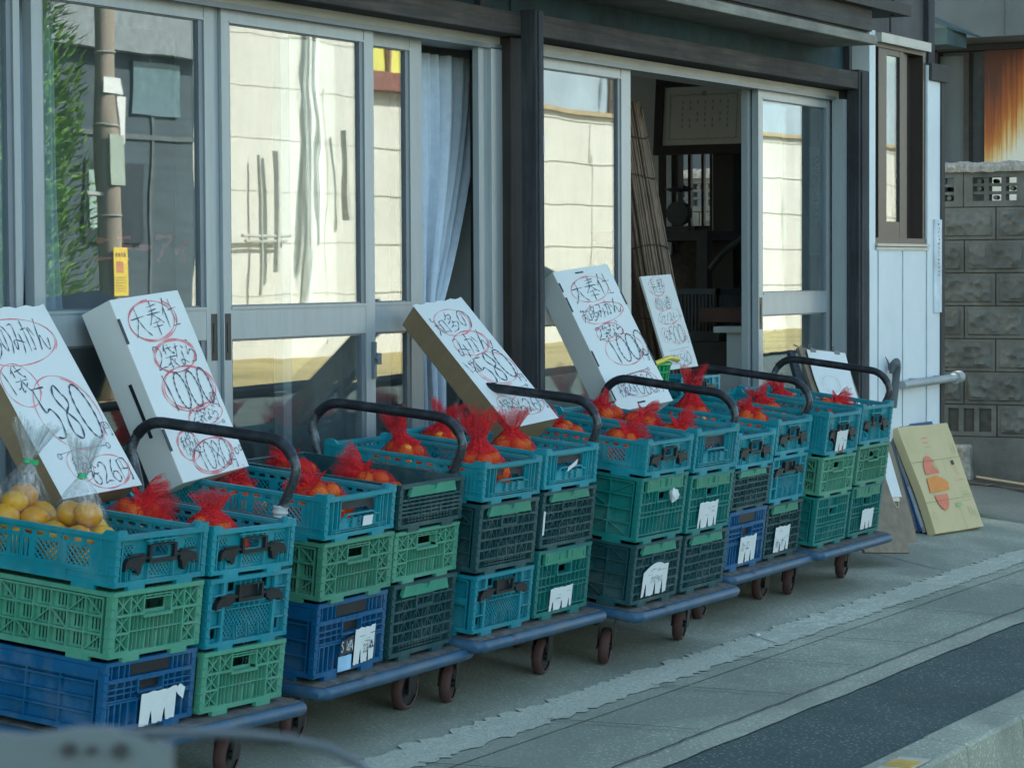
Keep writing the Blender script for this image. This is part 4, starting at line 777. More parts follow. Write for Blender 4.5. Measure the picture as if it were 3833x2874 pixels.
# ================================================================ HANDWRITING
GL={'大':[[(.05,.62),(.95,.68)],[(.5,.98),(.46,.6),(.3,.3),(.05,.03)],[(.5,.6),(.7,.3),(.97,.05)]],
'奉':[[(.2,.86),(.8,.9)],[(.25,.73),(.75,.76)],[(.05,.58),(.95,.62)],[(.5,1),(.45,.62),(.05,.3)],[(.5,.6),(.75,.42),(.97,.3)],[(.3,.33),(.72,.36)],[(.2,.18),(.8,.2)],[(.5,.42),(.5,-.05)]],
'仕':[[(.3,.98),(.2,.7),(.03,.45)],[(.2,.68),(.2,.02)],[(.4,.62),(.97,.66)],[(.68,.95),(.68,.08)],[(.45,.08),(.92,.1)]],
'知':[[(.15,.95),(.05,.72)],[(.12,.78),(.45,.8)],[(.02,.52),(.5,.55)],[(.28,.8),(.25,.4),(.02,.05)],[(.28,.45),(.48,.1)],[(.58,.72),(.58,.15)],[(.58,.72),(.95,.72),(.93,.15)],[(.58,.2),(.93,.2)]],
'多':[[(.45,.98),(.3,.78),(.1,.65)],[(.42,.85),(.75,.85),(.55,.6),(.15,.42)],[(.35,.72),(.45,.62)],[(.6,.58),(.4,.35),(.15,.2)],[(.58,.45),(.92,.45),(.65,.15),(.2,-.02)],[(.5,.3),(.6,.2)]],
'の':[[(.52,.80),(.45,.4),(.25,.12),(.08,.35),(.2,.72),(.55,.9),(.86,.75),(.9,.4),(.6,.02)]],
'み':[[(.12,.85),(.5,.88),(.38,.45),(.15,.1),(.04,.25),(.2,.42),(.95,.32)],[(.75,.62),(.72,.3),(.55,0)]],
'か':[[(.05,.68),(.55,.72),(.6,.5),(.5,.1),(.35,.15)],[(.35,.98),(.25,.5),(.08,.05)],[(.75,.8),(.95,.5)]],
'ん':[[(.5,.98),(.25,.5),(.03,.02),(.25,.4),(.42,.4),(.5,.1),(.7,.02),(.95,.4)]],
'袋':[[(.3,1),(.05,.7)],[(.2,.85),(.2,.55)],[(.35,.78),(.9,.85)],[(.5,1),(.65,.7),(.92,.55),(.95,.65)],[(.5,.55),(.5,.45)],[(.05,.42),(.95,.44)],[(.5,.42),(.3,.22),(.05,.1)],[(.35,.25),(.35,.0),(.5,.08)],[(.55,.38),(.75,.15),(.97,0)],[(.85,.32),(.65,.2)]],
'な':[[(.05,.78),(.5,.82)],[(.32,.98),(.22,.6),(.05,.35)],[(.7,.85),(.92,.68)],[(.65,.6),(.65,.15),(.45,.02),(.35,.15),(.55,.25),(.95,.05)]],
'ら':[[(.4,.98),(.6,.85)],[(.3,.72),(.2,.35),(.5,.5),(.8,.45),(.82,.2),(.6,.02),(.3,0)]],
'円':[[(.12,.9),(.08,0)],[(.12,.9),(.9,.9),(.92,.02),(.8,.05)],[(.5,.9),(.5,.5)],[(.12,.5),(.9,.5)]],
'税':[[(.35,.98),(.1,.85)],[(.02,.7),(.42,.74)],[(.22,.9),(.22,0)],[(.22,.65),(.02,.3)],[(.22,.6),(.4,.4)],[(.55,.98),(.62,.85)],[(.9,1),(.8,.85)],[(.55,.8),(.55,.52)],[(.55,.8),(.92,.8),(.9,.52)],[(.55,.54),(.9,.54)],[(.65,.5),(.6,.2),(.45,0)],[(.8,.5),(.8,.1),(.95,.08),(.98,.25)]],
'込':[[(.12,.95),(.25,.8)],[(.05,.6),(.25,.6),(.15,.3),(.28,.15)],[(.05,.1),(.3,.15),(.6,.02),(.98,.03)],[(.68,.95),(.6,.6),(.38,.25)],[(.6,.7),(.75,.4),(.95,.25)]],
'1':[[(.35,.98),(.5,.5),(.62,.0)]],'2':[[(.1,.75),(.35,.97),(.75,.8),(.6,.45),(.1,.03),(.5,.1),(.95,.05)]],
'5':[[(.85,.95),(.2,.93)],[(.2,.93),(.25,.55),(.6,.6),(.85,.35),(.65,.05),(.2,.05)]],'8':[[(.7,.8),(.45,1),(.15,.8),(.4,.55),(.8,.3),(.6,.0),(.2,.12),(.35,.45),(.75,.65),(.72,.85)]],
'6':[[(.65,1),(.3,.65),(.12,.25),(.4,.0),(.8,.15),(.75,.42),(.4,.48),(.18,.3)]],'4':[[(.6,1),(.1,.35),(.95,.38)],[(.7,.65),(.68,0)]],
'0':[[(.5+.42*math.sin(a),.5+.5*math.cos(a)) for a in [k*math.pi/8 for k in range(18)]]],
'長':[[(.25,.97),(.25,.42)],[(.25,.95),(.8,.95)],[(.25,.8),(.75,.8)],[(.25,.62),(.75,.62)],[(.03,.42),(.97,.45)],[(.3,.42),(.3,.03),(.5,.15)],[(.5,.42),(.7,.2),(.97,.02)],[(.85,.35),(.65,.25)]],
'野':[[(.08,.95),(.08,.5)],[(.08,.95),(.45,.95),(.45,.5)],[(.08,.72),(.45,.72)],[(.08,.5),(.45,.5)],[(.27,.95),(.27,.05)],[(.05,.28),(.47,.28)],[(.02,.05),(.5,.08)],[(.58,.92),(.92,.92),(.72,.7)],[(.65,.75),(.85,.6)],[(.55,.52),(.98,.55),(.88,.4)],[(.75,.52),(.75,.02),(.6,.08)]],
'松':[[(.02,.7),(.45,.72)],[(.24,.98),(.24,0)],[(.24,.65),(.02,.3)],[(.24,.62),(.42,.42)],[(.62,.95),(.5,.55)],[(.78,.95),(.98,.55)],[(.7,.5),(.52,.08),(.92,.15)],[(.8,.35),(.97,.03)]],
'川':[[(.2,.92),(.18,.4),(.03,.02)],[(.5,.88),(.5,.15)],[(.85,.95),(.85,0)]],
'産':[[(.5,1),(.5,.88)],[(.15,.86),(.88,.88)],[(.35,.84),(.4,.72)],[(.65,.84),(.58,.72)],[(.1,.7),(.95,.72)],[(.15,.7),(.1,.3),(.0,.03)],[(.42,.6),(.3,.4)],[(.4,.5),(.9,.52)],[(.38,.3),(.88,.32)],[(.25,.05),(.97,.08)],[(.62,.62),(.62,.06)]],
'シ':[[(.15,.9),(.35,.8)],[(.1,.6),(.3,.5)],[(.15,.05),(.5,.2),(.92,.75)]],'ナ':[[(.05,.65),(.95,.68)],[(.55,.98),(.5,.5),(.25,.02)]],'ノ':[[(.8,.95),(.6,.45),(.15,.05)]],
'ス':[[(.15,.85),(.8,.88),(.55,.45),(.08,.05)],[(.55,.42),(.92,.05)]],'イ':[[(.8,.95),(.5,.6),(.08,.4)],[(.55,.62),(.55,.0)]],'ー':[[(.08,.5),(.92,.55)]],'ト':[[(.35,.98),(.35,.0)],[(.35,.62),(.8,.4)]],'コ':[[(.1,.85),(.85,.85),(.82,.1)],[(.08,.1),(.9,.12)]],
'自':[[(.45,1),(.35,.82)],[(.18,.8),(.18,0)],[(.18,.8),(.85,.82),(.85,0)],[(.18,.55),(.85,.56)],[(.18,.3),(.85,.31)],[(.18,.05),(.85,.05)]],'家':[[(.5,1),(.5,.88)],[(.08,.7),(.1,.85),(.92,.85),(.85,.7)],[(.2,.68),(.8,.7)],[(.5,.68),(.15,.4)],[(.35,.55),(.6,.3),(.45,.0)],[(.45,.4),(.1,.15)],[(.85,.55),(.6,.4)],[(.55,.42),(.95,.05)]],
'製':[[(.1,.9),(.55,.92)],[(.05,.75),(.6,.77)],[(.32,1),(.32,.5)],[(.72,.95),(.72,.6)],[(.92,1),(.92,.52),(.82,.55)],[(.05,.42),(.95,.44)],[(.5,.42),(.3,.2),(.05,.08)],[(.35,.25),(.35,.0),(.52,.08)],[(.55,.38),(.75,.15),(.97,0)],[(.85,.32),(.65,.2)]],
'め':[[(.25,.85),(.4,.4),(.6,.15)],[(.7,.95),(.5,.4),(.2,.1),(.08,.3),(.3,.6),(.7,.65),(.95,.4),(.85,.1),(.6,.0)]],'会':[[(.5,1),(.05,.55)],[(.5,1),(.95,.55)],[(.3,.6),(.7,.6)],[(.15,.4),(.85,.42)],[(.45,.4),(.25,.08),(.8,.12)],[(.65,.28),(.85,.0)]],
'場':[[(.02,.65),(.35,.67)],[(.18,.9),(.18,.25)],[(.02,.15),(.36,.3)],[(.5,.95),(.5,.6)],[(.5,.95),(.85,.95),(.83,.6)],[(.5,.78),(.84,.78)],[(.5,.6),(.84,.6)],[(.4,.47),(.95,.5)],[(.55,.47),(.38,.2)],[(.52,.36),(.92,.36),(.85,.02),(.75,.08)],[(.65,.34),(.45,.05)],[(.78,.34),(.6,.02)]],
'角':[[(.4,1),(.15,.7)],[(.35,.88),(.7,.88),(.6,.72)],[(.2,.7),(.18,.3),(.05,.0)],[(.2,.7),(.85,.72),(.85,.02),(.72,.08)],[(.2,.5),(.85,.5)],[(.2,.28),(.85,.28)],[(.52,.7),(.52,.28)]],
'モ':[[(.15,.88),(.85,.9)],[(.05,.55),(.95,.58)],[(.45,.88),(.45,.12),(.85,.1)]],'ア':[[(.1,.88),(.9,.9),(.6,.55)],[(.5,.7),(.42,.3),(.15,.02)]],'ニ':[[(.2,.8),(.8,.82)],[(.05,.12),(.95,.15)]],'ル':[[(.3,.9),(.28,.4),(.05,.05)],[(.6,.95),(.6,.08),(.95,.4)]],'S':[[(.85,.9),(.4,1),(.15,.75),(.5,.55),(.85,.3),(.5,0),(.1,.1)]],'A':[[(.05,0),(.5,1),(.95,0)],[(.2,.35),(.8,.35)]],'W':[[(0,1),(.25,0),(.5,.7),(.75,0),(1,1)]],'-':[[(0,.5),(1,.5)]]}
def smooth_line(p,n=5):
    if len(p)<3: 
        a,c=p; return [(a[0]+(c[0]-a[0])*i/3,a[1]+(c[1]-a[1])*i/3) for i in range(4)]
    o=[]
    for i in range(len(p)-1):
        p0=p[max(i-1,0)];p1=p[i];p2=p[i+1];p3=p[min(i+2,len(p)-1)]
        for k in range(n):
            t=k/n; o.append(tuple(.5*((2*b)+(-a+c)*t+(2*a-5*b+4*c-d)*t*t+(-a+3*b-3*c+d)*t**3) for a,b,c,d in zip(p0,p1,p2,p3)))
    o.append(p[-1]); return o
class Pen:                       # draws in the x-z plane of a board, on its front (-y) side
    def __init__(s,seed,y=-.0012): s.b=MB(); s.r=random.Random(seed); s.y=y; s.n=0
    def line(s,pts,wd):
        s.n+=1; y=s.y-.000006*s.n; L=len(pts); vs=[]
        for i,(x,z) in enumerate(pts):
            a=pts[max(i-1,0)];c=pts[min(i+1,L-1)]; dx,dz=c[0]-a[0],c[1]-a[1]; l=math.hypot(dx,dz) or 1; w_=wd*(.75+.4*math.sin(i*1.3+s.n))*.44*(1 if 0<i<L-1 else .7); vs+=[(x-dz/l*w_,y,z+dx/l*w_),(x+dz/l*w_,y,z-dx/l*w_)]
        s.b.add(vs,[(2*i,2*i+1,2*i+3,2*i+2) for i in range(L-1)])
    def text(s,t,x,z,cw,ch,wd,adv=1.0,slant=0,rise=0,jit=.03):
        for k,chx in enumerate(t):
            if chx==' ': continue
            ox=x+k*cw*adv; oz=z+rise*k+s.r.uniform(-1,1)*jit*ch
            for st in GL[chx]:
                q=[(a+s.r.uniform(-1,1)*jit,c+s.r.uniform(-1,1)*jit) for a,c in st] if chx!='0' else st
                s.line([(ox+a*cw+slant*c*ch,oz+c*ch) for a,c in smooth_line(q)],wd)
    def ring(s,cx,cz,rx,rz,wd,turns=1.7,tilt=.1):
        p=[]; n=int(34*turns); a0=s.r.uniform(0,6)
        for i in range(n+1):
            a=a0+2*math.pi*turns*i/n; k=1+.05*math.sin(a*.5+a0)+.03*i/n; x,z=rx*k*math.cos(a),rz*k*math.sin(a); p.append((cx+x-tilt*z,cz+z+tilt*x))
        s.line(p,wd)
# ================================================================ SIGN BOXES AND BOARDS
def signbox(P,e,w_,h,d,body,label,cat='sign box',face=None,name='sign_box',edge=None):
    root=tag(empty(name,P,tuple(R(a) for a in e)),label,cat,'handwritten price boards standing in the crates')
    b=MB(); b.box(0,w_,.0,d,0,h); b.build('carton',body,root,bevel=.002)
    if face:
        b=MB(); n=14; r=random.Random(int(w_*1e4)); top=[(w_*i/n,h+.004+.004*math.sin(i*1.9)) for i in range(n+1)]; vs=[(-.002,-.0008,-.003),(w_+.002,-.0008,-.002)]+[(x if 0<i<n else (x-.002 if i==0 else x+.002),-.0008,z) for i,(x,z) in reversed(list(enumerate(top)))]
        m=len(vs); vs=vs+[(x,-.00005,z) for x,y,z in vs]; b.add(vs,[tuple(range(m)),tuple(range(2*m-1,m-1,-1))]+[(i,m+i,m+(i+1)%m,(i+1)%m) for i in range(m)]); b.build('white_face',face,root)
    return root
# 1 : brown carton with a white face, cut by the picture edge
w_,h=.363,.594
s=signbox((5.654,4.383,.813),(-32.556,-1.639,.78),w_,h,.085,CARTB,'brown carton with white face reading 580 yen, at the left end of the row',face=CARTW)
p=Pen(1,-.0022); p.text('知多のみかん',-.02,.435,.055,.105,.0042,.98,.0,.004); p.text('1袋',.0,.325,.06,.085,.0042,.95); p.text('580',.10,.165,.078,.175,.0075,1.0,-.03); p.text('円',.325,.165,.032,.045,.0035); p.line([(.085,.128),(.17,.137),(.26,.137),(.30,.135)],.0035); p.ring(.078,.122,.007,.008,.003,1.1); p.ring(.308,.134,.008,.009,.003,1.1)
p.text('税込',.115,.055,.045,.06,.0035); p.text('626円',.165,.022,.045,.07,.004); p.b.build('lettering',INK,s)
p=Pen(2,-.0016); p.ring(.14,.485,.19,.075,.0045,1.15,.05); p.ring(.075,.35,.075,.07,.004,1.1); p.ring(.22,.25,.13,.115,.0045,1.15,.0); p.ring(.145,.085,.05,.045,.003,1.05); p.ring(.245,.055,.10,.05,.0045,1.2,.1); p.b.build('red_ring',RED,s)
# 2 : white box
w_,h=.344,.582
def slots(root,pos,sz=.006):
    b=MB()
    for x,z0,z1 in pos: b.box(x-sz,x+sz,-.0018,-.0002,z0,z1)
    for z0,z1 in ((.40,.20),): pass
    b.build('hand_slot',BLACKP,root)
s=signbox((6.294,4.439,.805),(-23.08,-4.429,-.17),w_,h,.115,CARTW,'white box reading 1000 yen for two bags, leaning behind the first hand truck')
p=Pen(3,-.002); p.text('大奉仕',.055,.45,.078,.10,.0042,1.05,0,.006); p.text('2袋なら',.095,.345,.056,.075,.004,.95,0,.002); p.text('1000',.075,.215,.062,.115,.0062,.98); p.text('円',.285,.20,.034,.05,.0034); p.text('2袋なら',.155,.165,.038,.045,.0032,.92); p.line([(.11,.142),(.2,.147),(.30,.152)],.003); p.ring(.105,.141,.006,.006,.003,1.1); p.ring(.305,.153,.005,.005,.003,1.1)
p.text('税込',.06,.075,.046,.062,.0034,.92); p.text('1080',.11,.018,.045,.085,.0036,.9); p.text('円',.262,.008,.03,.045,.003); p.ring(.31,.055,.008,.010,.0025,2.2); p.ring(.333,.062,.006,.009,.0025,2.2); p.b.build('lettering',INK,s)
p=Pen(4,-.0014); p.ring(.16,.50,.115,.062,.0052,1.9,.08); p.ring(.20,.38,.10,.05,.006,2.0,.06); p.ring(.205,.275,.125,.068,.0055,2.0,.02); p.ring(.235,.185,.09,.032,.004,1.4); p.ring(.095,.105,.05,.045,.0045,1.5); p.ring(.19,.06,.10,.05,.0055,2.1,.12); p.b.build('red_ring',RED,s)
slots(s,[(.004,.44,.52),(.004,.10,.17)]); b=MB(); b.box(-.0015,.0002,.04,.052,.16,.33); b.build('side_slot',BLACKP,s)
# 3 : leaning brown carton with curling white sheet
w_,h=.249,.605
s=signbox((8.067,4.303,.871),(-45.503,-5.568,-14.79),w_,h,.095,CARTB,'brown sided carton with white sheet reading 580 yen, leaning far back between the doors',face=CARTW)
p=Pen(5,-.0022); p.text('知多の',.015,.445,.066,.095,.004,1.0,0,.01); p.text('みかん',.035,.335,.066,.10,.004,.95,0,.008); p.text('1袋',.005,.262,.035,.055,.0032,.9); p.text('580',.06,.20,.062,.135,.006,.9,0,.006); p.text('円',.215,.185,.026,.04,.003); p.line([(.09,.145),(.15,.158),(.22,.166)],.003); p.ring(.224,.166,.005,.005,.003,1.1); p.text('税込',.035,.075,.04,.05,.0032,.9); p.text('626円',.11,.05,.034,.065,.0034); p.b.build('lettering',INK,s)
p=Pen(6,-.0016); p.ring(.115,.50,.085,.06,.004,1.3,.2); p.ring(.125,.395,.085,.055,.0045,1.5,.2); p.ring(.15,.265,.095,.075,.0045,1.3,.1); p.ring(.07,.10,.045,.04,.003,1.1); p.ring(.165,.085,.075,.045,.004,1.2,.1); p.b.build('red_ring',RED,s)
# 4 : white box beside the open doorway
w_,h=.322,.628
s=signbox((9.226,4.439,.866),(-29.128,-5.601,-16.415),w_,h,.11,CARTW,'tall white box reading 1000 yen, leaning on the glass left of the open doorway')
p=Pen(7,-.002); p.text('大奉仕',.05,.475,.078,.10,.0045,1.02,0,.01); p.text('知多みかん',.045,.385,.048,.07,.004,.98,0,.006); p.text('2袋なら',.075,.305,.042,.06,.004,.95,0,.004); p.text('1000',.10,.195,.06,.115,.0055,.92,0,.004); p.text('円',.265,.19,.036,.05,.0035); p.line([(.06,.128),(.14,.145),(.26,.152)],.0032); p.ring(.266,.152,.006,.006,.003,1.1); p.text('税込',.05,.055,.045,.06,.0036,.9); p.text('1080',.12,.05,.04,.085,.004,.9); p.text('円',.265,.045,.03,.05,.0034); p.b.build('lettering',INK,s)
p=Pen(8,-.0014); p.ring(.16,.53,.11,.055,.0036,1.3,.1); p.ring(.165,.42,.125,.042,.0036,1.3,.1); p.ring(.155,.335,.075,.038,.0036,1.3); p.ring(.19,.25,.105,.065,.0036,1.3,.1); p.ring(.19,.095,.10,.05,.003,1.2); p.b.build('red_ring',RED,s)
slots(s,[(.005,.535,.575),(.005,.445,.51),(.005,.20,.27),(.008,.05,.10),(.322,.44,.50),(.322,.16,.22)],.004); b=MB(); b.box(.12,.165,-.0018,-.0002,.605,.611); b.box(.12,.165,-.0018,-.0002,.018,.025); b.build('hand_slot',BLACKP,s)
# 5 : flat board in the doorway
w_,h=.275,.443
s=signbox((10.751,4.927,.967),(-17.862,-1.919,-5.213),w_,h,.012,CARTW,'slim flat white board listing apples, propped against the reed screen in the doorway',cat='price board',name='price_board')
p=Pen(9,-.002); p.text('長野',.06,.36,.055,.065,.003,1.1); p.text('松川産',.06,.28,.045,.06,.003,1.0); p.text('シナノスイート',.055,.22,.03,.045,.003,.95); p.text('4コ',.045,.135,.035,.05,.003,.9); p.text('500',.10,.12,.045,.08,.0034,.9); p.text('円',.225,.115,.025,.035,.0026); p.line([(.05,.085),(.14,.09),(.235,.095)],.0025); p.text('税込',.05,.02,.04,.05,.0028,.9); p.text('540',.13,.015,.035,.055,.0028,.9); p.b.build('lettering',INK,s)
p=Pen(10,-.0014); p.ring(.115,.39,.07,.042,.0022,1.3); p.ring(.13,.31,.075,.035,.0022,1.3); p.ring(.15,.245,.10,.032,.0022,1.3); p.ring(.065,.16,.03,.035,.002,1.2); p.ring(.17,.16,.07,.048,.0024,1.3); p.ring(.17,.045,.06,.035,.002,1.2); p.b.build('red_ring',RED,s)
# 6 : paper clipped to a folding stand
st=tag(empty('folding_stand',(11.62,4.50,.70),(R(-25.6),R(5),R(-16))),'dark folding stand with a clipped white paper, behind the sixth hand truck','sign stand')
b=MB(); b.box(-.035,.325,.006,.022,-.66,.385); b.build('backing_board',simple('tan_board_edge',(.22,.17,.12),.85,.2,20),st)
FR=MB()
f=Face(FR,(-.18,.03,-.62),(1,0,0),(0,-1,0),.5,1); f.poly([(.0,.0),(.14,.0),(.14,1.0),(.10,1.0)],-.02,0)
for k in range(40): f.box(.10-.10*(1-k/40) +.004,.139,.02+.0242*k,.028+.0242*k,-.001,.002)
FR.build('ribbed_side',simple('ribbed_dark_plastic',(.03,.04,.05),.7,.2,20),st)
b=MB(); vs=[]; n=10
for j in range(n+1):
    for i in range(2): vs.append((.0+.30*i+.006*math.sin(j*.7+i),-.003-.012*(j/n)*math.sin(i*2+.5)-.010*max(0,1-j/3)*i,-.03+.40*j/n))
b.add(vs,[(2*j,2*j+1,2*j+3,2*j+2) for j in range(n)]); pp=b.build('paper',PAPER,st)
p=Pen(11,-.016); p.text('1 1',.03,.16,.05,.06,.0022,1.1); p.text('自家製',.05,.07,.05,.07,.002,1.12); p.text('の',.21,.03,.035,.05,.002); p.ring(.10,.19,.07,.045,.0016,1.2); p.ring(.14,.10,.11,.055,.0016,1.1); p.b.build('lettering',simple('pencil_grey',(.35,.35,.36),.7),pp)
b=MB()
for x in (.05,.24): b.box(x-.02,x+.02,-.012,.024,.358,.378); b.tube([(x-.012,.004,.378),(x-.006,.0,.405),(x+.006,.0,.405),(x+.012,.004,.378)],.003,6)
b.tube([(-.06,.01,.40),(-.02,.01,.385),(.0,.01,.40),(.03,.01,.385)],.003,6); b.build('bulldog_clip',simple('clip_metal',(.16,.15,.13),.4,.2,20,metal=.6),st)
# ================================================================ CRATE TAGS
def paper_tag(key,u0,v0,w_,h,seed,marks=0,rot=0,curl=False,txt=None,notch=(.3,.68)):
    root=CR[key]; r=random.Random(seed); b=MB(); y=-.0052; n=60; pts=[]
    for i in range(n+1):
        t=i/n; z=h*(1+.012*math.sin(i*.37+seed)+.02*math.sin(i*.11)) if not curl else h*(.62+.38*math.sin(min(1,t*1.25)*math.pi*.62+.35)); pts.append((t*w_,z))
    low=[]
    for i in range(n+1):
        t=i/n; d=min(abs(t-q) for q in notch); low.append((t*w_,h*.42*max(0,1-(d/.045)**1.5)+h*.012*math.sin(i*.6+seed)))
    vs=[(u0+x,y-.0025*math.sin(x/w_*3.1),v0+z+rot*x) for x,z in low]+[(u0+x,y-.0025*math.sin(x/w_*3.1)-.002,v0+z+rot*x) for x,z in pts]
    m=n+1; b.add(vs,[(i,i+1,m+i+1,m+i) for i in range(n)]); o=b.build('paper_tag',PAPER,root)
    if marks or txt:
        p=Pen(seed,y-.0056)
        for k in range(marks):
            x=u0+.15*w_+r.uniform(0,.6)*w_; z=v0+h*r.uniform(.5,.85); p.line([(x,z),(x+.012,z+.001),(x+.02+r.uniform(0,.02),z)],.0022)
        if txt: 
            for t,x,z,c1,c2,wd in txt: p.text(t,u0+x,v0+z,c1,c2,wd)
        p.b.build('lettering',INK,o)
    return o
paper_tag((0,0,0),.155,.012,.155,.095,1,rot=.06); b=MB(); b.add([(.30,-.0075,.105),(.325,-.0075,.118),(.345,-.010,.105),(.338,-.010,.072),(.318,-.0085,.086)],[(0,4,3,2,1)]); b.build('torn_corner',PAPER,CR[0,0,0])
t=paper_tag((1,0,0),.215,.02,.115,.10,2,6,.06,txt=[('2',.045,.03,.014,.025,.003),('2',.06,.03,.014,.025,.003)])
b=MB(); b.hexa([(.135,-.0035,.055),(.212,-.0035,.06),(.212,-.0045,.06),(.135,-.0045,.055),(.140,-.0035,.095),(.212,-.0035,.108),(.212,-.0045,.108),(.140,-.0045,.095)]); q=b.build('black_tag',simple('black_print',(.03,.035,.045),.6),CR[1,0,0]); p=Pen(5,-.0052); p.text('S',.142,.066,.014,.028,.004); p.text('WA',.172,.066,.018,.03,.004); p.b.build('lettering',PAPER,q)
b=MB(); b.box(.13,.205,-.0045,-.0035,.012,.054); b.build('pale_blue_tag',simple('pale_blue_print',(.30,.50,.68),.7),CR[1,0,0]); b=MB()
for x,z in ((.305,.078),(.298,.066),(.312,.066)): b.add([(x-.007,-.0125,z-.005),(x+.007,-.0125,z-.005),(x,-.0125,z+.008)],[(0,1,2)])
b.build('triangle_mark',INK,t)
paper_tag((1,0,2),.205,.036,.055,.032,3,0,.02,notch=(2,)); paper_tag((2,1,0),.10,.022,.165,.075,4,5,.02,notch=(.14,.52,.86)); paper_tag((3,0,0),.075,.030,.21,.115,5,9,.01,True,txt=[('アス',.06,.045,.02,.022,.0026),('スス',.12,.045,.02,.022,.0026)],notch=(.14,.5,.8)); paper_tag((3,1,1),.09,.02,.17,.10,6,5,.02,notch=(.12,.5,.85)); paper_tag((4,0,0),.13,.02,.17,.095,7,5,.03,txt=[('ル',.01,.045,.03,.035,.003),('スー',.06,.05,.02,.025,.002)],notch=(.35,.7)); paper_tag((4,1,0),.10,.025,.165,.10,8,3,.02,txt=[('め',.012,.02,.03,.035,.003),('か',.07,.02,.03,.035,.003)],notch=(.38,.78))
paper_tag((5,0,2),.11,.02,.13,.085,9,4,.03,notch=(.3,.68)); paper_tag((5,1,0),.14,.03,.15,.09,10,0,.02,notch=(.35,.68))
b=MB(); b.lathe([(0,.0),(.02,.003),(.026,.012),(.018,.026),(0,.03)],9,'y',(.255,-.030,.160),ruf=lambda i,th,r_,z:(r_*(1+.25*math.sin(3*th+i)),z)); b.build('crumpled_paper',PAPER,CR[3,0,1])
b=MB(); b.box(.006,.017,-.005,-.0035,.06,.15); b.build('side_label',PAPER,CR[2,1,1])
b=MB(); b.add([(.16,-.004,.062),(.23,-.004,.085),(.235,-.004,.105),(.165,-.004,.078)],[(0,1,2,3)]); b.build('paper_scrap',PAPER,CR[2,1,2])
# ================================================================ BAGS OF FRUIT
def sphere_mesh(name,m,r,sq=.86,seed=0):
    b=MB(); q=random.Random(seed); prof=[(r*math.sin(math.pi*i/12)*(1 if i not in(0,12) else 0),-r*sq*math.cos(math.pi*i/12)*(1-.10*(1 if i==12 else 0))) for i in range(13)]
    b.lathe(prof,18,'z'); b.v=[(x*(1+.02*math.sin(5*z/r+seed)),y*(1+.02*math.cos(4*x/r)),z) for x,y,z in b.v]; return b.mesh(name,m,60)
OM=[sphere_mesh('mandarin',ORANGE,.0285,.84,k) for k in range(3)]; YM=[sphere_mesh('citrus',YELLOW,.039,.88,k) for k in range(2)]; LM=sphere_mesh('citrus',LIME,.034,.9,3)
def hull_net(cs,rad,name,mat,parent,top=None,nlat=16,nlon=28,seed=0):
    r=random.Random(seed); N_=[]
    for k in range(420):
        z=1-2*(k+.5)/420; a=k*2.39996; s=math.sqrt(1-z*z); N_.append(Vector((s*math.cos(a),s*math.sin(a),z)))
    pts=[(c,rad) for c in cs]+([(top,.012)] if top else [])
    O=sum(cs,Vector())/len(cs); H=[max((c-O).dot(n)+q for c,q in pts) for n in N_]; b=MB(); vs=[]
    ph=r.uniform(0,6)
    for i in range(nlat+1):
        th=math.pi*i/nlat
        for j in range(nlon):
            p=2*math.pi*j/nlon; d=Vector((math.sin(th)*math.cos(p),math.sin(th)*math.sin(p),math.cos(th))); rr=min(h/d.dot(n) for h,n in zip(H,N_) if d.dot(n)>.15)
            sag=min(1,max((max(0,(c-O).dot(d))+math.sqrt(max(0,q*q-((c-O)-d*(c-O).dot(d)).length_squared)) if ((c-O)-d*(c-O).dot(d)).length<q else 0) for c,q in pts)/rr) if rr>0 else 1
            rr*= .90+.10*sag+.012*math.sin(7*p+ph)*math.sin(5*th); vs.append(O+d*(rr*1.012))
    b.add(vs,[(i*nlon+j,i*nlon+(j+1)%nlon,(i+1)*nlon+(j+1)%nlon,(i+1)*nlon+j) for i in range(nlat) for j in range(nlon)]); o=b.build(name,mat,parent,70); at=o.data.attributes.new('dens','FLOAT','POINT'); zs=max(c.z for c in cs)+rad*.6; at.data.foreach_set('value',[.55+3.2*max(0,min(1,(v[2]-zs+.03)/.05)) for v in b.v]); return o
def tuft(parent,base,d,L,r0,rw,r1,mat,seed,name='net_tuft',frill=.45,wa=.32,n=64,hi=1.0,lo=.32,rnd=False):
    r=random.Random(seed); b=MB(); d=Vector(d).normalized(); m=14; prof=[]
    for i in range(m+1):
        t=i/m
        rad=r0+(rw-r0)*min(1,t/wa)**.8 if t<wa else rw+(r1-rw)*((t-wa)/(1-wa))**.85
        if rnd and t>wa: q=(t-wa)/(1-wa); rad=rw+(r1-rw)*math.sin(min(1,q*1.15)*math.pi*.62)**.8
        prof.append((rad,L*t))
    p1,p2,p3=r.uniform(0,6),r.uniform(0,6),r.uniform(0,6); k1=r.choice((4,5)); k2=r.choice((9,11))
    def rf(i,th,rad,z):
        t=i/m; a=max(0,(t-wa))/(1-wa); rad2=rad*(1+frill*.45*a*math.sin(2*th+p1)+frill*.35*a*math.sin(k1*th+p2)+frill*.45*a*math.sin(19*th+p2)+.10*math.sin(9*th+p3)+.06*math.sin(23*th)); zz=z*(1+.10*a*math.sin(2*th+p2)+.07*a*math.sin(5*th+p3)+.05*a*math.sin(17*th)); return max(.003,rad2),zz
    b.lathe(prof,n,ax=d,c=base,ruf=rf)
    prof2=[(x*.55,z*(.9 if z>L*wa else 1)) for x,z in prof]; b.lathe(prof2,n,ax=d,c=base,ruf=rf); o=b.build(name,mat,parent,80); at=o.data.attributes.new('dens','FLOAT','POINT'); at.data.foreach_set('value',[hi-(hi-lo)*max(0,((i//n)%(m+1))/m-wa)/(1-wa) for i in range(len(b.v))]); return o
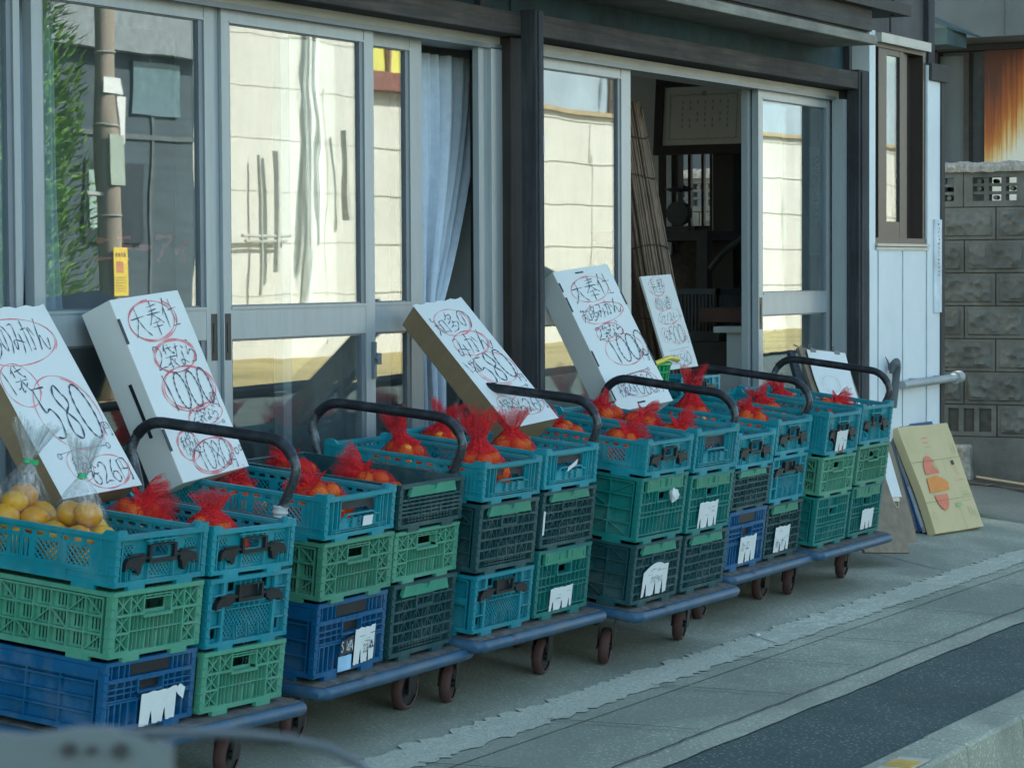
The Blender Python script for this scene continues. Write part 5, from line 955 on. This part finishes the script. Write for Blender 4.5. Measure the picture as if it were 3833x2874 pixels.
def mandarin_bag(key,x,y,dz,td,tl,label,seed,spread=1.3,n=(7,7,4),r1=.05):
    i,s=key; r=random.Random(seed); c=CARTS[i]; x0=0 if s==0 else .4+c[8]; M=cmat(i)@Matrix.Translation((x0+x,y,HT[i,s]+dz-.092))@Matrix.Rotation(r.uniform(0,6),4,'Z')
    root=tag(empty('mandarin_bag',M.translation,M.to_euler()),label,'bag of mandarins','red net bags of mandarins in the trays'); cs=[]
    for lv,(k,rad,z) in enumerate(zip(n,(.056,.054,.026),(.0,.042,.080))):
        for q in range(k):
            a=2*math.pi*q/k+lv*.5+r.uniform(-.15,.15); cs.append(Vector((rad*spread*math.cos(a)*1.15+r.uniform(-.004,.004),rad*spread*math.sin(a)*1.15+r.uniform(-.004,.004),z+r.uniform(-.006,.006))))
    for c_ in cs:
        o=link('mandarin',OM[r.randrange(3)],root,c_); o.rotation_euler=(r.uniform(0,6),r.uniform(0,6),0); sc_=r.uniform(.88,1.08); o.scale=(sc_,)*3
    inv=M.inverted().to_3x3(); d=(inv@Vector(td)).normalized(); up=inv@Vector((0,0,1))
    top=max(cs,key=lambda v:v.dot(d)+.5*v.z); base=Vector((0,0,0))*1
    base=sum(cs,Vector())/len(cs)+up*.052+d*.025
    hull_net(cs,.029,'net',NET,root,base+d*.022,seed=seed)
    up_=d.dot(inv@Vector((0,0,1)))>.86; tuft(root,base-d*.014,d,tl*(.72 if up_ else .62),.06,.021 if up_ else .030,r1*(.9 if up_ else 1.0),NETT,seed,wa=.34 if up_ else .22,rnd=not up_)
# world directions for the tufts : right in the picture = +X-Y, up = +Z
RI=Vector((.47,-.88,0)); UP=Vector((0,0,1)); IN=-RI
bags=[((0,1),.19,.38,.0,RI*.9+UP*.25,.15,.06,'drooping its tuft to the right, back of right tray on first hand truck'),((0,1),.19,.135,-.01,UP+RI*.05,.115,.05,'with upright fanned tuft, front of right tray on first hand truck'),
((1,0),.20,.45,-.045,RI*.7+UP*.5,.09,.045,'tucked under the white sign box, in the left tray on second hand truck'),((1,0),.20,.15,-.005,IN*.75+UP*.55,.12,.055,'front of left tray on second hand truck'),
((1,1),.20,.50,-.02,IN*.85+UP*.45,.13,.05,'at the back of the shallow dark crate on second hand truck'),((1,1),.20,.22,-.015,IN*.85+UP*.3,.16,.06,'at the front of the shallow dark crate on second hand truck'),
((2,0),.20,.41,-.01,IN*.25+UP,.16,.04,'with a tall narrow tuft, back of left tray on third hand truck'),((2,0),.20,.125,.006,IN*.05+UP,.19,.06,'with the tallest tuft, front of left tray on third hand truck'),
((2,1),.20,.52,-.02,RI*.25+UP,.15,.06,'with tuft sticking up behind the handle, back of right tray on third hand truck'),((2,1),.20,.234,-.002,IN*.05+UP*.9,.14,.065,'showing four bare mandarins, front of right tray on third hand truck'),
((3,0),.20,.42,-.02,IN*.7+UP*.2,.11,.05,'lying flat back of left tray on fourth hand truck'),((3,0),.20,.19,-.012,RI*.9+UP*.35,.14,.05,'front of left tray on fourth hand truck'),
((3,1),.20,.47,.002,IN*.5+UP*.8,.09,.045,'under the tall white box, back of right tray on fourth hand truck'),((3,1),.20,.32,-.005,RI*.7+UP*.15,.12,.05,'in the middle of the right tray on fourth hand truck'),((3,1),.20,.18,-.025,RI*.95+UP*.3,.14,.06,'with tuft bent to the right, front of right tray on fourth hand truck'),
((4,1),.20,.463,-.01,UP+RI*.08,.21,.06,'with a very tall tuft under the handle, back of right tray on fifth hand truck'),((4,1),.20,.192,-.004,IN*.3+UP*.75,.09,.04,'front of right tray on fifth hand truck'),
((5,0),.20,.36,-.02,IN*.4+UP,.11,.05,'with rounded tuft, in the left tray on sixth hand truck'),((5,1),.20,.456,-.03,IN*.2+UP,.12,.045,'behind the fifth handle, back of right tray on sixth hand truck'),((5,0),.20,.10,-.06,RI+UP*.2,.09,.04,'mostly sunk into the left tray on sixth hand truck'),((5,1),.20,.212,-.02,RI*.8+UP*.1,.13,.05,'lying on its side before the clipped paper, on sixth hand truck')]
for k,(key,x,y,dz,td,tl,r1,t) in enumerate(bags): mandarin_bag(key,x,y,dz,td,tl,'red mandarin bag '+t.replace('with ','').replace('mostly ','').replace('the ','').replace('sticking up ',''),100+k,r1=r1)
def citrus_bag(x,y,dz,label,seed,lean,lime=False,tape=True):
    i,s=0,0; r=random.Random(seed); M=cmat(i)@Matrix.Translation((x,y,HT[i,s]+dz-.07)); root=tag(empty('citrus_bag',M.translation,M.to_euler()),label,'bag of citrus','clear bags of yellow citrus in the nearest tray'); cs=[]
    for lv,(k,rad,z) in enumerate(zip((5,5,2),(.066,.064,.03),(.0,.056,.105))):
        for q in range(k):
            a=2*math.pi*q/k+lv*.8+seed; cs.append(Vector((rad*math.cos(a)*1.05,rad*math.sin(a)*1.05,z+r.uniform(-.006,.006))))
    for j,c_ in enumerate(cs):
        o=link('citrus',LM if (lime and j%3==0) else YM[r.randrange(2)],root,c_); o.rotation_euler=(r.uniform(-.5,.5),r.uniform(-.5,.5),r.uniform(0,6)); o.scale=(r.uniform(.9,1.08),)*3
    tie=Vector((lean[0],lean[1],.205)); hull_net(cs,.040,'bag_film',FILM,root,tie,20,36,seed); d=(tie-Vector((0,0,.12))).normalized()
    b=MB(); b.lathe([(.010,-.006),(.0125,-.004),(.0125,.006),(.010,.008)],12,ax=d,c=tie); 
    if tape: b.bar(tie,tie+Vector((.024,-.016,-.004)),.013,.003,(0,0,1))
    b.build('tape_tie',GRTAPE,root); tuft(root,tie-d*.004,d,.105,.012,.010,.045,FILM,seed,'bag_neck',.5,.06,64,4.0,1.6)
citrus_bag(.20,.27,-.03,'clear plastic bag of yellow citrus tied with thin green tape, nearest in the front tray',3,(.0,.0),tape=False); citrus_bag(.19,.46,-.012,'clear bag of yellow citrus with bright green tape flag, second from picture edge',5,(.01,-.01)); citrus_bag(.13,.53,-.02,'clear plastic bag with one greenish fruit, cut by the left picture edge',8,(-.03,.02),True)
# a few loose mandarins seen through the windows of the fifth left tray
lm=tag(empty('mandarin_bag',(0,0,0)),'flat red mandarin bag sunk in left tray on fifth hand truck','bag of mandarins','red net bags of mandarins in the trays'); M=cmat(4)@Matrix.Translation((.2,.3,HT[4,0]-.10)); lm.matrix_world=M; cs=[]
r=random.Random(77)
for k in range(8): c_=Vector((.07*math.cos(k*.785),.11*math.sin(k*.785),0)); cs.append(c_); link('mandarin',OM[k%3],lm,c_)
hull_net(cs,.029,'net',NET,lm,seed=77)

# ================================================================ THINGS IN THE DOORWAY AND INSIDE
b=MB(); r=random.Random(31)
A0=Vector((11.44,5.10,.15)); A1=Vector((10.93,5.22,2.17))
for k in range(300):
    a=r.uniform(0,6.283); q=math.sqrt(r.random()); o=Vector((q*math.cos(a)*.115,q*math.sin(a)*.075,0)); t1=1+r.uniform(-.035,.012); sp=.82+.0*k
    p=A0+o*1.45; e=A0+(A1-A0)*t1+o*sp; mid=(p+e)/2+Vector((r.uniform(-.004,.004),r.uniform(-.004,.004),0)); b.tube([p,mid,e],r.uniform(.0042,.0062),5)
rs=tag(empty('reed_screen',(11.44,5.10,.15)),'rolled brown reed screen leaning inside the open doorway','reed screen')
def CH(mb,name,m,root,smooth=0,bevel=0): o=mb.build(name,m,root,smooth,bevel=bevel); o.location=-root.location; return o
CH(b,'reed_bundle',wood('reed',(.16,.105,.08),(.48,.34,.24),2),rs,60)
for t in (.18,.36,.52,.68,.84,.93):
    b=MB(); c_=A0+(A1-A0)*t; k=1.45-.6*t; b.tube([c_+Vector((.119*k*math.cos(a),.079*k*math.sin(a),.010*math.sin(a*2+t*9))) for a in [j*math.pi/10 for j in range(21)]],.0028,5); CH(b,'binding_wire',INTD,rs)
ct=tag(empty('framed_certificate',(13.27,5.87,2.07),(0,R(6),0)),'framed certificate with an ornamental border hanging above the inner window','framed certificate'); b=MB()
b.box(-.02,.01,-.285,.295,-.02,.03); b.box(-.02,.01,-.285,.295,.355,.405); b.box(-.0195,.01,-.285,-.235,.03,.355); b.box(-.0195,.01,.245,.295,.03,.355); b.box(.0,.009,-.235,.245,.03,.355); b.build('frame',INTD,ct,bevel=.003)
b=MB(); b.box(-.004,.0,-.235,.245,.03,.355); cp=b.build('certificate',simple('old_paper',(.66,.66,.60),.8,.06,6),ct); b=MB()
r=random.Random(6)
for k in range(150):
    t=k/150; 
    for (ya,za,yb,zb) in ((-.195,.065,.205,.065),(-.195,.31,.205,.31),(-.195,.065,-.195,.31),(.205,.065,.205,.31)):
        y=ya+(yb-ya)*t+r.uniform(-.003,.003); z=za+(zb-za)*t+r.uniform(-.005,.005); b.box(-.0046,-.004-.00002*k*0,y-.0025,y+.0025,z-.003,z+.003) if k%2 else None
for k in range(7): 
    y=-.14+.045*k
    for q in range(5): z=.27-.033*q; b.box(-.0047,-.004,y-.004,y+.004,z-.011,z+.008) if (k*q)%3!=1 else None
b.lathe([(0,-.0008),(.016,-.0008),(.016,.0)],10,'x',(-.004,.005,.315)); b.build('ornament',simple('faded_ink',(.36,.37,.34),.9),cp)
sca=tag(empty('weighing_scale',(12.95,5.87,1.62)),'dark kitchen scale with a dish, silhouetted before the inner window','scale'); b=MB(); D3=simple('scale_grey',(.05,.055,.055),.5)
b.box(-.05,.05,-.07,.07,0,.03); b.lathe([(0,-.03),(.064,-.03),(.064,.03),(0,.03)],20,'x',(0,.0,.10)); b.tube([(0,0,.16),(0,0,.22)],.015,8); b.build('scale_body',D3,sca,40); b=MB(); b.lathe([(0,.0),(.05,.002),(.074,.014),(.078,.02),(.07,.018),(0,.01)],20,'z',(0,0,.215)); b.build('dish',D3,sca,40)
tb=tag(empty('work_table',(12.9,5.75,.14)),'dark work table under the inner window holding the scale','table'); b=MB(); b.box(-.35,.45,-.22,.45,1.43,1.48); b.build('tabletop',INTD,tb)
for x in (-.3,.4):
    for y in (-.18,.4): b=MB(); b.box(x-.03,x+.03,y-.03,y+.03,0,1.43); b.build('leg',INTD,tb)
pb=tag(empty('plastic_sheet',(12.75,5.62,1.625)),'crumpled clear plastic sheet hanging over the table edge','plastic sheet'); b=MB(); r=random.Random(8); vs=[]
for i in range(9):
    for j in range(9): vs.append((-.14+.035*i,-.16+.045*j,.012*r.random()-(.0 if j>2 else .03*(2-j))))
b.add(vs,[(i*9+j,i*9+j+1,i*9+j+10,i*9+j+9) for i in range(8) for j in range(8)]); b.build('sheet',CLEAR,pb)
bk=tag(empty('storage_crate',(12.55,5.55,1.05)),'dark slatted crate on the lower shelf beneath the table','crate'); b=MB()
for k in range(16): b.box(-.16+.02*k,-.152+.02*k,-.15,-.14,.05,.24); b.box(-.16,-.15,-.15+.02*k,-.142+.02*k,.05,.24)
b.box(-.17,.17,-.16,.16,.0,.05); b.box(-.17,.17,-.16,-.14,.24,.27); b.box(-.17,-.15,-.16,.16,.24,.27); b.box(-.17,.17,-.16,.16,-.91,-.86); b.box(-.16,-.12,-.14,-.1,-.86,0); b.box(.12,.16,-.14,-.1,-.86,0); b.build('slatted_body',simple('crate_grey',(.05,.06,.065),.6),bk)
bn=tag(empty('white_bench',(12.05,5.12,.14)),'small white trestle bench inside the doorway','bench'); WB=simple('bench_white',(.50,.55,.57),.7,.08,8); b=MB(); b.box(-.08,.08,-.14,.12,.965,.995); b.build('bench_top',WB,bn); b=MB(); b.box(-.02,.03,-.02,.075,.0,.965); b.build('leg',WB,bn); b=MB(); b.box(-.07,.07,-.12,.10,.60,.76); b.box(-.06,.06,-.1,.08,0,.6); b.build('box_foot',WB,bn)
bx=tag(empty('wooden_tray',(12.3,5.17,1.175)),'red brown wooden tray resting on the white bench','tray'); b=MB(); b.box(-.2,.15,-.11,.2,-.02,.05); b.build('tray_body',simple('red_brown_wood',(.075,.035,.028),.7),bx); b=MB(); b.box(-.12,-.1,-.09,-.02,.05,.065); b.build('note',PAPER,bx)
hs_=tag(empty('hanging_hose',(12.2,5.2,1.5)),'dark hose sagging across the inner wall','hose'); b=MB(); b.tube([(12.2,5.36,1.42),(12.2,5.29,1.50),(12.2,5.2,1.56),(12.2,5.13,1.63),(12.2,5.06,1.645)],.016,8); CH(b,'hose',BLACKP,hs_,40)
# low timber bench in front of the doorway with a crate and a green basket
lb=tag(empty('timber_bench',(10.5,4.80,.08)),'low dark timber bench behind the hand trucks, before the open doorway','bench'); b=MB(); b.box(-.62,.55,-.10,.30,.66,.70); b.build('bench_top',WOODX,lb)
for x in (-.55,.48):
    for y in (-.06,.26): b=MB(); b.box(x-.03,x+.03,y-.03,y+.03,0,.66); b.build('leg',WOODZ,lb)
M=Matrix.Translation((10.45,4.73,.785))@Matrix.Rotation(R(-4),4,'Z')@Matrix.Scale(.6,4,(0,1,0)); crate('M',Matrix.Translation((10.43,4.72,.784))@Matrix.Rotation(R(-3),4,'Z'),.165,'turquoise mesh fronted crate standing on the bench in the open doorway','')
cr=[o for o in COL.objects if o.get('label','').endswith('open doorway') and o.get('category')=='crate'][0]; cr.scale=(.95,.55,cr.scale[2])
gbk=tag(empty('shopping_basket',(10.10,4.74,.785)),'small green plastic basket with a yellow handle, beside the tall white box','basket'); b=MB(); f0,f1=.075,.105
for k in range(28):
    a=k*2*math.pi/28; b.bar((f0*1.2*math.cos(a),f0*math.sin(a),.01),(f1*1.2*math.cos(a),f1*math.sin(a),.23),.011,.004,(-math.sin(a),math.cos(a),0))
for z in (.01,.06,.11,.16,.20,.235):
    q=f0+(f1-f0)*z/.23; b.tube([(q*1.2*math.cos(a),q*math.sin(a),z) for a in [j*math.pi/14 for j in range(29)]],.0055 if z<.23 else .009,6)
b.build('basket_body',simple('basket_green',(.02,.40,.13),.4),gbk,40); b=MB(); b.tube([(-.12,-.09,.235),(0,-.115,.262),(.12,-.10,.25)],.011,8); b.build('handle',simple('basket_yellow',(.72,.56,.06),.4),gbk,40)
b=MB(); b.lathe([(0,.0),(.06,.004),(.07,.03),(.04,.055),(0,.06)],12,'z',(-.05,.0,.20),ruf=lambda i,th,r_,z:(r_*(1+.15*math.sin(3*th)),z)); pk=tag(b.build('wrapped_parcel',simple('dull_pink_paper',(.34,.17,.15),.8)),'dull pink wrapped parcel lying in the green basket','parcel'); pk.location=(10.10,4.74,.79)
# curtains
def curtain(name,x0,x1,y,z0,z1,label,m,folds,seed,topw=1,botw=1,shift=0,edge=None):
    r=random.Random(seed); b=MB(); nx,nz=90,30; vs=[]; ph=[r.uniform(0,6) for _ in range(4)]
    for j in range(nz+1):
        t=j/nz; z=z1-(z1-z0)*t
        for i in range(nx+1):
            u=i/nx; wd=topw+(botw-topw)*t; xc=x0+(x1-x0)*((u-.5)*wd+.5)+shift*t**1.5 if not edge else x0+(edge(t)-x0)*u
            a=.018+.02*t; y_=y+a*math.sin(2*math.pi*folds*u+ph[0]+.8*t)+a*.5*math.sin(2*math.pi*folds*1.7*u+ph[1]-1.2*t)+.006*math.sin(9*t+ph[2]+4*u)
            vs.append((xc+.008*math.sin(2*math.pi*folds*u*1.3+ph[3]+3*t),y_,z))
    n=nx+1; b.add(vs,[(j*n+i,j*n+i+1,j*n+n+i+1,j*n+n+i) for j in range(nz) for i in range(nx)]); o=tag(b.build(name,m,None,80),label,'curtain'); o.modifiers.new('thickness','SOLIDIFY').thickness=.0015; return o
curtain('curtain',8.56,9.03,4.95,.25,2.235,'grey blue curtain gathered beside the brown timber post',CURT,6,3,edge=lambda t: max(8.68,9.05-.30*(t/.42)**1.8))
curtain('curtain',5.35,6.235,4.97,.25,2.26,'grey blue curtain behind the leftmost glass door',CURT,7,5,1,.9,-.05)
curtain('lace_curtain',6.28,6.50,5.03,.25,2.26,'pale sheer curtain edge behind the left door glass',SHEER,2,9,.6,.95,.06)
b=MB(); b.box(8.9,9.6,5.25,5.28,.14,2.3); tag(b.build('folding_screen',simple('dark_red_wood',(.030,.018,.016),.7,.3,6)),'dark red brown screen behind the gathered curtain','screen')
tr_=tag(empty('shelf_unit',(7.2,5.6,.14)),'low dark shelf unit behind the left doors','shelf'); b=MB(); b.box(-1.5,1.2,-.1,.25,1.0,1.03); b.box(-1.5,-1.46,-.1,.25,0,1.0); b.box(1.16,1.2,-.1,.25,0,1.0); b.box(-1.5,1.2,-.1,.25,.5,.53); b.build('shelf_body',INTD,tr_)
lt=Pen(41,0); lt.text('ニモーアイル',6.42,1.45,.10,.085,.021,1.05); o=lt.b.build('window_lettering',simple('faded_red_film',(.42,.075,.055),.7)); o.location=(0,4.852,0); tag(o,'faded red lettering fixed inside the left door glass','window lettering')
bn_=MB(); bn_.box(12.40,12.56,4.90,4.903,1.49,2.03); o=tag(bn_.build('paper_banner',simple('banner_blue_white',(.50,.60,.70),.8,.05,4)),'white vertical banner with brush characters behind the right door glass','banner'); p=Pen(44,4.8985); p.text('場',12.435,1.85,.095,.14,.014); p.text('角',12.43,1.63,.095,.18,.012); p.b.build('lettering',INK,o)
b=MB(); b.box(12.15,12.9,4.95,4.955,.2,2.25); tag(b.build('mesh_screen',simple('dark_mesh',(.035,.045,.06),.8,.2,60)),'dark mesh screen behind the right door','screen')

# ================================================================ CARDBOARD AND BITS AT THE RIGHT
def board(P,e,w_,h,d,m,label,name='cardboard_sheet',cat='cardboard',bend=0,group='folded cardboard leaning on the shop corner'):
    o=tag(empty(name,P,tuple(R(a) for a in e)),label,cat,group); b=MB(); n=8; vs=[]
    for j in range(n+1):
        for i in range(n+1): vs.append((w_*i/n,-bend*math.sin(math.pi*j/n)*1-.004*math.sin(i*1.1+j*.7),h*j/n))
    m_=n+1; k=len(vs); vs+=[(x,y+d,z) for x,y,z in vs]; fs=[(j*m_+i,j*m_+i+1,j*m_+m_+i+1,j*m_+m_+i) for j in range(n) for i in range(n)]; fs+=[tuple(k+q for q in reversed(f)) for f in fs]
    rim=[i for i in range(m_)]+[j*m_+n for j in range(1,m_)]+[n*m_+i for i in range(n-1,-1,-1)]+[j*m_ for j in range(n-1,0,-1)]
    fs+=[(a,a+k,c+k,c) for a,c in zip(rim,rim[1:]+rim[:1])]; b.add(vs,fs); b.build('sheet',m,o); return o
TAN=simple('tan_cardboard',(.62,.48,.26),.85,.07,3,bmp=.12,bscale=30,dirt=(.40,.33,.2),dirt_amt=.4); TAN2=simple('dull_brown_cardboard',(.24,.185,.135),.9,.15,5,bmp=.2,dirt=(.15,.11,.08),dirt_amt=.6); GRB=simple('grey_board_edge',(.30,.31,.31),.8,.15,6); BLS=simple('blue_printed_board',(.02,.06,.20),.6,.2,6)
o=board((12.893,4.405,.055),(-22.3,.5,-8.8),.54,.585,.045,TAN,'tan flattened fruit carton with an orange print, leaning outermost on the shop corner',bend=.006)
OP=simple('orange_print',(.74,.26,.06),.8,.1,20); RP=simple('coral_print',(.72,.20,.12),.8,.1,20); GP=simple('green_print',(.36,.45,.20),.8,.15,20)
b=MB(); rr=lambda a,x,z,rx,rz:(x+rx*math.cos(a),-.0085,z+rz*math.sin(a)); a_=[k*math.pi/12 for k in range(13)]
b.add([rr(a,.18,.315,.075,.10) for a in a_],[tuple(range(13))]); b.build('print_half',RP,o); b=MB(); b.add([rr(a+math.pi,.19,.20,.07,.085) for a in a_],[tuple(range(13))]); b.build('print_half',RP,o)
b=MB(); b.add([(.08,-.0088,.215),(.30,-.0088,.22),(.31,-.0088,.26),(.27,-.0088,.30),(.25,-.0088,.285),(.22,-.0088,.305),(.10,-.0088,.295)],[tuple(range(7))]); b.build('print_band',OP,o)
b=MB(); b.add([(.2,-.0086,.375),(.29,-.0086,.375),(.28,-.0086,.35),(.24,-.0086,.34)],[(0,3,2,1)]); b.add([(.315,-.0086,.145),(.38,-.0086,.15),(.38,-.0086,.125),(.315,-.0086,.12)],[(0,3,2,1)])
p=Pen(61,-.0095); p.ring(.06,.49,.03,.045,.003,1.05); p.ring(.46,.17,.055,.02,.003,1.1); p.ring(.05,.09,.02,.02,.003,1.1)
for k in range(3): p.line([(.40,.22-.02*k),(.44,.222-.02*k),(.50,.225-.02*k)],.004)
b.build('green_print',GP,o); p.b.build('green_line',GP,o); p=Pen(62,-.0098)
for k in range(3): p.line([(.19,.51-.025*k),(.22,.512-.025*k),(.26,.513-.025*k)],.006)
p.line([(.40,.265),(.44,.267),(.50,.268)],.006); p.ring(.445,.32,.013,.022,.003,1.05); p.b.build('red_line',RP,o)
p=Pen(63,-.0092); p.line([(.0,.385),(.2,.386),(.54,.392)],.0028); p.line([(.0,.165),(.2,.168),(.54,.172)],.0028); p.line([(.33,.385),(.335,.28),(.34,.17)],.002); p.line([(.335,.165),(.34,.08),(.345,.0)],.004)
for x,z in ((.47,.47),(.50,.47),(.43,.12),(.46,.115),(.485,.10)): p.line([(x,z),(x+.002,z-.03),(x+.004,z-.055)],.004)
p.b.build('crease_line',simple('crease_brown',(.17,.13,.08),.9),o); b=MB(); b.box(.425,.447,-.0098,-.0075,.352,.376); b.build('punched_hole',INTD,o)
o=board((12.905,4.462,.062),(-22,0,-9),.50,.56,.018,GRB,'grey edged carton sheet second from the front at the corner'); b=MB(); b.box(-.003,.0,.002,.016,.03,.25); b.build('edge_label',simple('edge_white',(.45,.50,.55),.8),o)
o=board((12.90,4.486,.064),(-21,0,-9),.50,.575,.02,BLS,'blue printed carton sheet third from the front at the corner')
o=board((12.85,4.513,.066),(-17,0,-7),.5,.55,.03,simple('dark_grey_board',(.09,.095,.10),.8),'dark grey board rearmost of the leaning cartons')
o=board((12.255,4.44,.05),(-19,2,-6),.36,.62,.012,TAN2,'dull brown cardboard sheet with curled bottom, behind the sixth hand truck',bend=.015)
p=Pen(64,-.020); p.line([(.0,.20),(.18,.205),(.36,.21)],.003); p.line([(.02,.05),(.2,.055),(.34,.07)],.003); p.b.build('crease_line',simple('crease_brown',(.17,.13,.08),.9),o)
pc=tag(empty('clipped_paper',(12.30,4.475,.30),(R(-19),R(3),R(-6))),'white paper with a clip hanging on the dull brown cardboard','paper','loose papers'); b=MB(); b.box(-.02,.16,-.022,-.0205,-.02,.25); b.build('paper',PAPER,pc); b=MB(); b.box(.02,.10,-.034,-.018,-.045,-.025); b.tube([(.03,-.03,-.045),(.045,-.03,-.075),(.07,-.03,-.075),(.085,-.03,-.045)],.004,6); b.build('clip',simple('clip_metal2',(.30,.27,.2),.4,metal=.5),pc)
# grass tuft, stump, cane, litter, pebble
b=MB(); r=random.Random(14)
for k in range(420):
    a=r.uniform(0,6.28); q=r.random()**.7; x,y=.16*q*math.cos(a),.20*q*math.sin(a); h=r.uniform(.02,.085)*(1-.5*q); dx,dy=r.uniform(-.03,.03),r.uniform(-.03,.03); b.add([(x-.002,y,0),(x+.002,y+.001,0),(x+dx,y+dy,h)],[(0,1,2)])
g_=tag(b.build('grass_tuft',simple('grass_green',(.09,.22,.03),.8,.4,30)),'green grass tuft growing at the edge of the side lane','grass tuft'); g_.location=(13.93,4.50,gz(4.5))
b=MB(); b.lathe([(0,0),(.065,.0),(.058,.10),(.062,.20),(.05,.215),(0,.21)],9,'z',ruf=lambda i,th,r_,z:(r_*(1+.12*math.sin(3*th+i)),z)); s_=tag(b.build('stone_stub',[COPE],None,30),'rough pale topped concrete stub at the foot of the block wall','stone stub'); s_.location=(15.5,5.12,gz(5.12))
b=MB(); b.tube([(15.45,5.02,gz(5.02)+.035),(15.47,4.8,gz(4.8)+.03),(15.44,4.5,gz(4.5)+.03)],.008,8); tag(b.build('bamboo_cane',simple('cane',(.42,.34,.22),.7),None,40),'pale bamboo cane lying at the foot of the block wall','cane')
b=MB(); r=random.Random(15)
for k in range(160):
    x,y=r.uniform(15.3,15.68),r.uniform(4.2,5.6); z=gz(y)+.006; a=r.uniform(0,6.28); L=r.uniform(.01,.05); d=Vector((math.cos(a),math.sin(a),r.uniform(-.1,.4)))*L; s=Vector((-math.sin(a),math.cos(a),0))*L*.3; p=Vector((x,y,z)); b.add([p-s,p+d,p+s,p-d*.4],[(0,1,2,3)])
tag(b.build('leaf_litter',simple('dry_leaf',(.24,.19,.12),.9,.4,30)),'dry leaves and bits of litter along the block wall foot','litter',kind='stuff')
b=MB(); b.lathe([(0,0),(.022,.003),(.026,.012),(.015,.022),(0,.024)],9,'z',ruf=lambda i,th,r_,z:(r_*(1+.2*math.sin(2*th+i)),z)); o=tag(b.build('pebble',simple('white_stone',(.6,.6,.56),.8),None,40),'small white stone on the pavement in front of the fourth hand truck','pebble'); o.location=(9.43,3.945,gz(3.945)); o.scale=(.5,.5,.5)
b=MB(); b.box(7.60,7.86,2.70,2.80,-.126,-.1215); b.box(7.68,7.80,2.705,2.795,-.1215,-.1195,1); o=tag(b.build('kerb_marker',[simple('marker_cream',(.48,.46,.36),.7),simple('marker_orange',(.62,.36,.06),.6)]),'cream and orange reflector strip on the near kerb','kerb marker')
# the car the picture is taken from : wiper linkage and cowl at the bottom left
wc=tag(empty('wiper_linkage',(0,0,1.42)),'grey car wiper linkage with three round holes, close at the lower left corner','car part'); GC=simple('grey_car_metal',(.10,.125,.13),.5,.08,10); c0=_fw*1.0
def cp(r_,d_,f_): return c0+_rt*r_+_dn*d_+_fw*f_
b=MB(); outline=[(-.22,.136),(-.20,.133),(-.187,.1345),(-.180,.1338),(-.166,.1315),(-.155,.1315),(-.143,.1335),(-.136,.1365),(-.130,.139),(-.130,.165),(-.22,.165)]
holes=[((-.1685,.1390),.0026),((-.1598,.1392),.0017),((-.1490,.1394),.0029)]
m=len(outline); vs=[cp(x,d,0) for x,d in outline]+[cp(x,d,.012) for x,d in outline]; b.add(vs,[tuple(range(m)),tuple(range(2*m-1,m-1,-1))]+[(i,m+i,m+(i+1)%m,(i+1)%m) for i in range(m)]); b.build('cowl_plate',GC,wc)
b=MB()
for (x,d),q in holes: b.lathe([(0,-.0012),(q,-.0012),(q,.003),(0,.003)],18,ax=-_fw,c=cp(x,d,-.0005)); 
b.build('bolt_hole',BLACKP,wc)
b=MB(); b.tube([cp(-.150,.1335,.004),cp(-.12,.1335,.006),(cp(-.10,.1345,.008)),cp(-.085,.1365,.01),cp(-.07,.1405,.012),cp(-.06,.146,.014),cp(-.045,.16,.016)],[.0022,.002,.0019,.0018,.0018,.0018,.0018],8); b.build('wiper_arm',simple('grey_wiper',(.06,.075,.085),.5),wc,40)
b=MB(); a=[cp(-.3,.158,-.02),cp(.0,.17,-.02),cp(.0,.17,.1),cp(-.3,.158,.1)]; b.hexa([v+_dn*.05 for v in a]+a); b.build('cowl_panel',simple('dark_cowl',(.05,.06,.065),.6),wc)
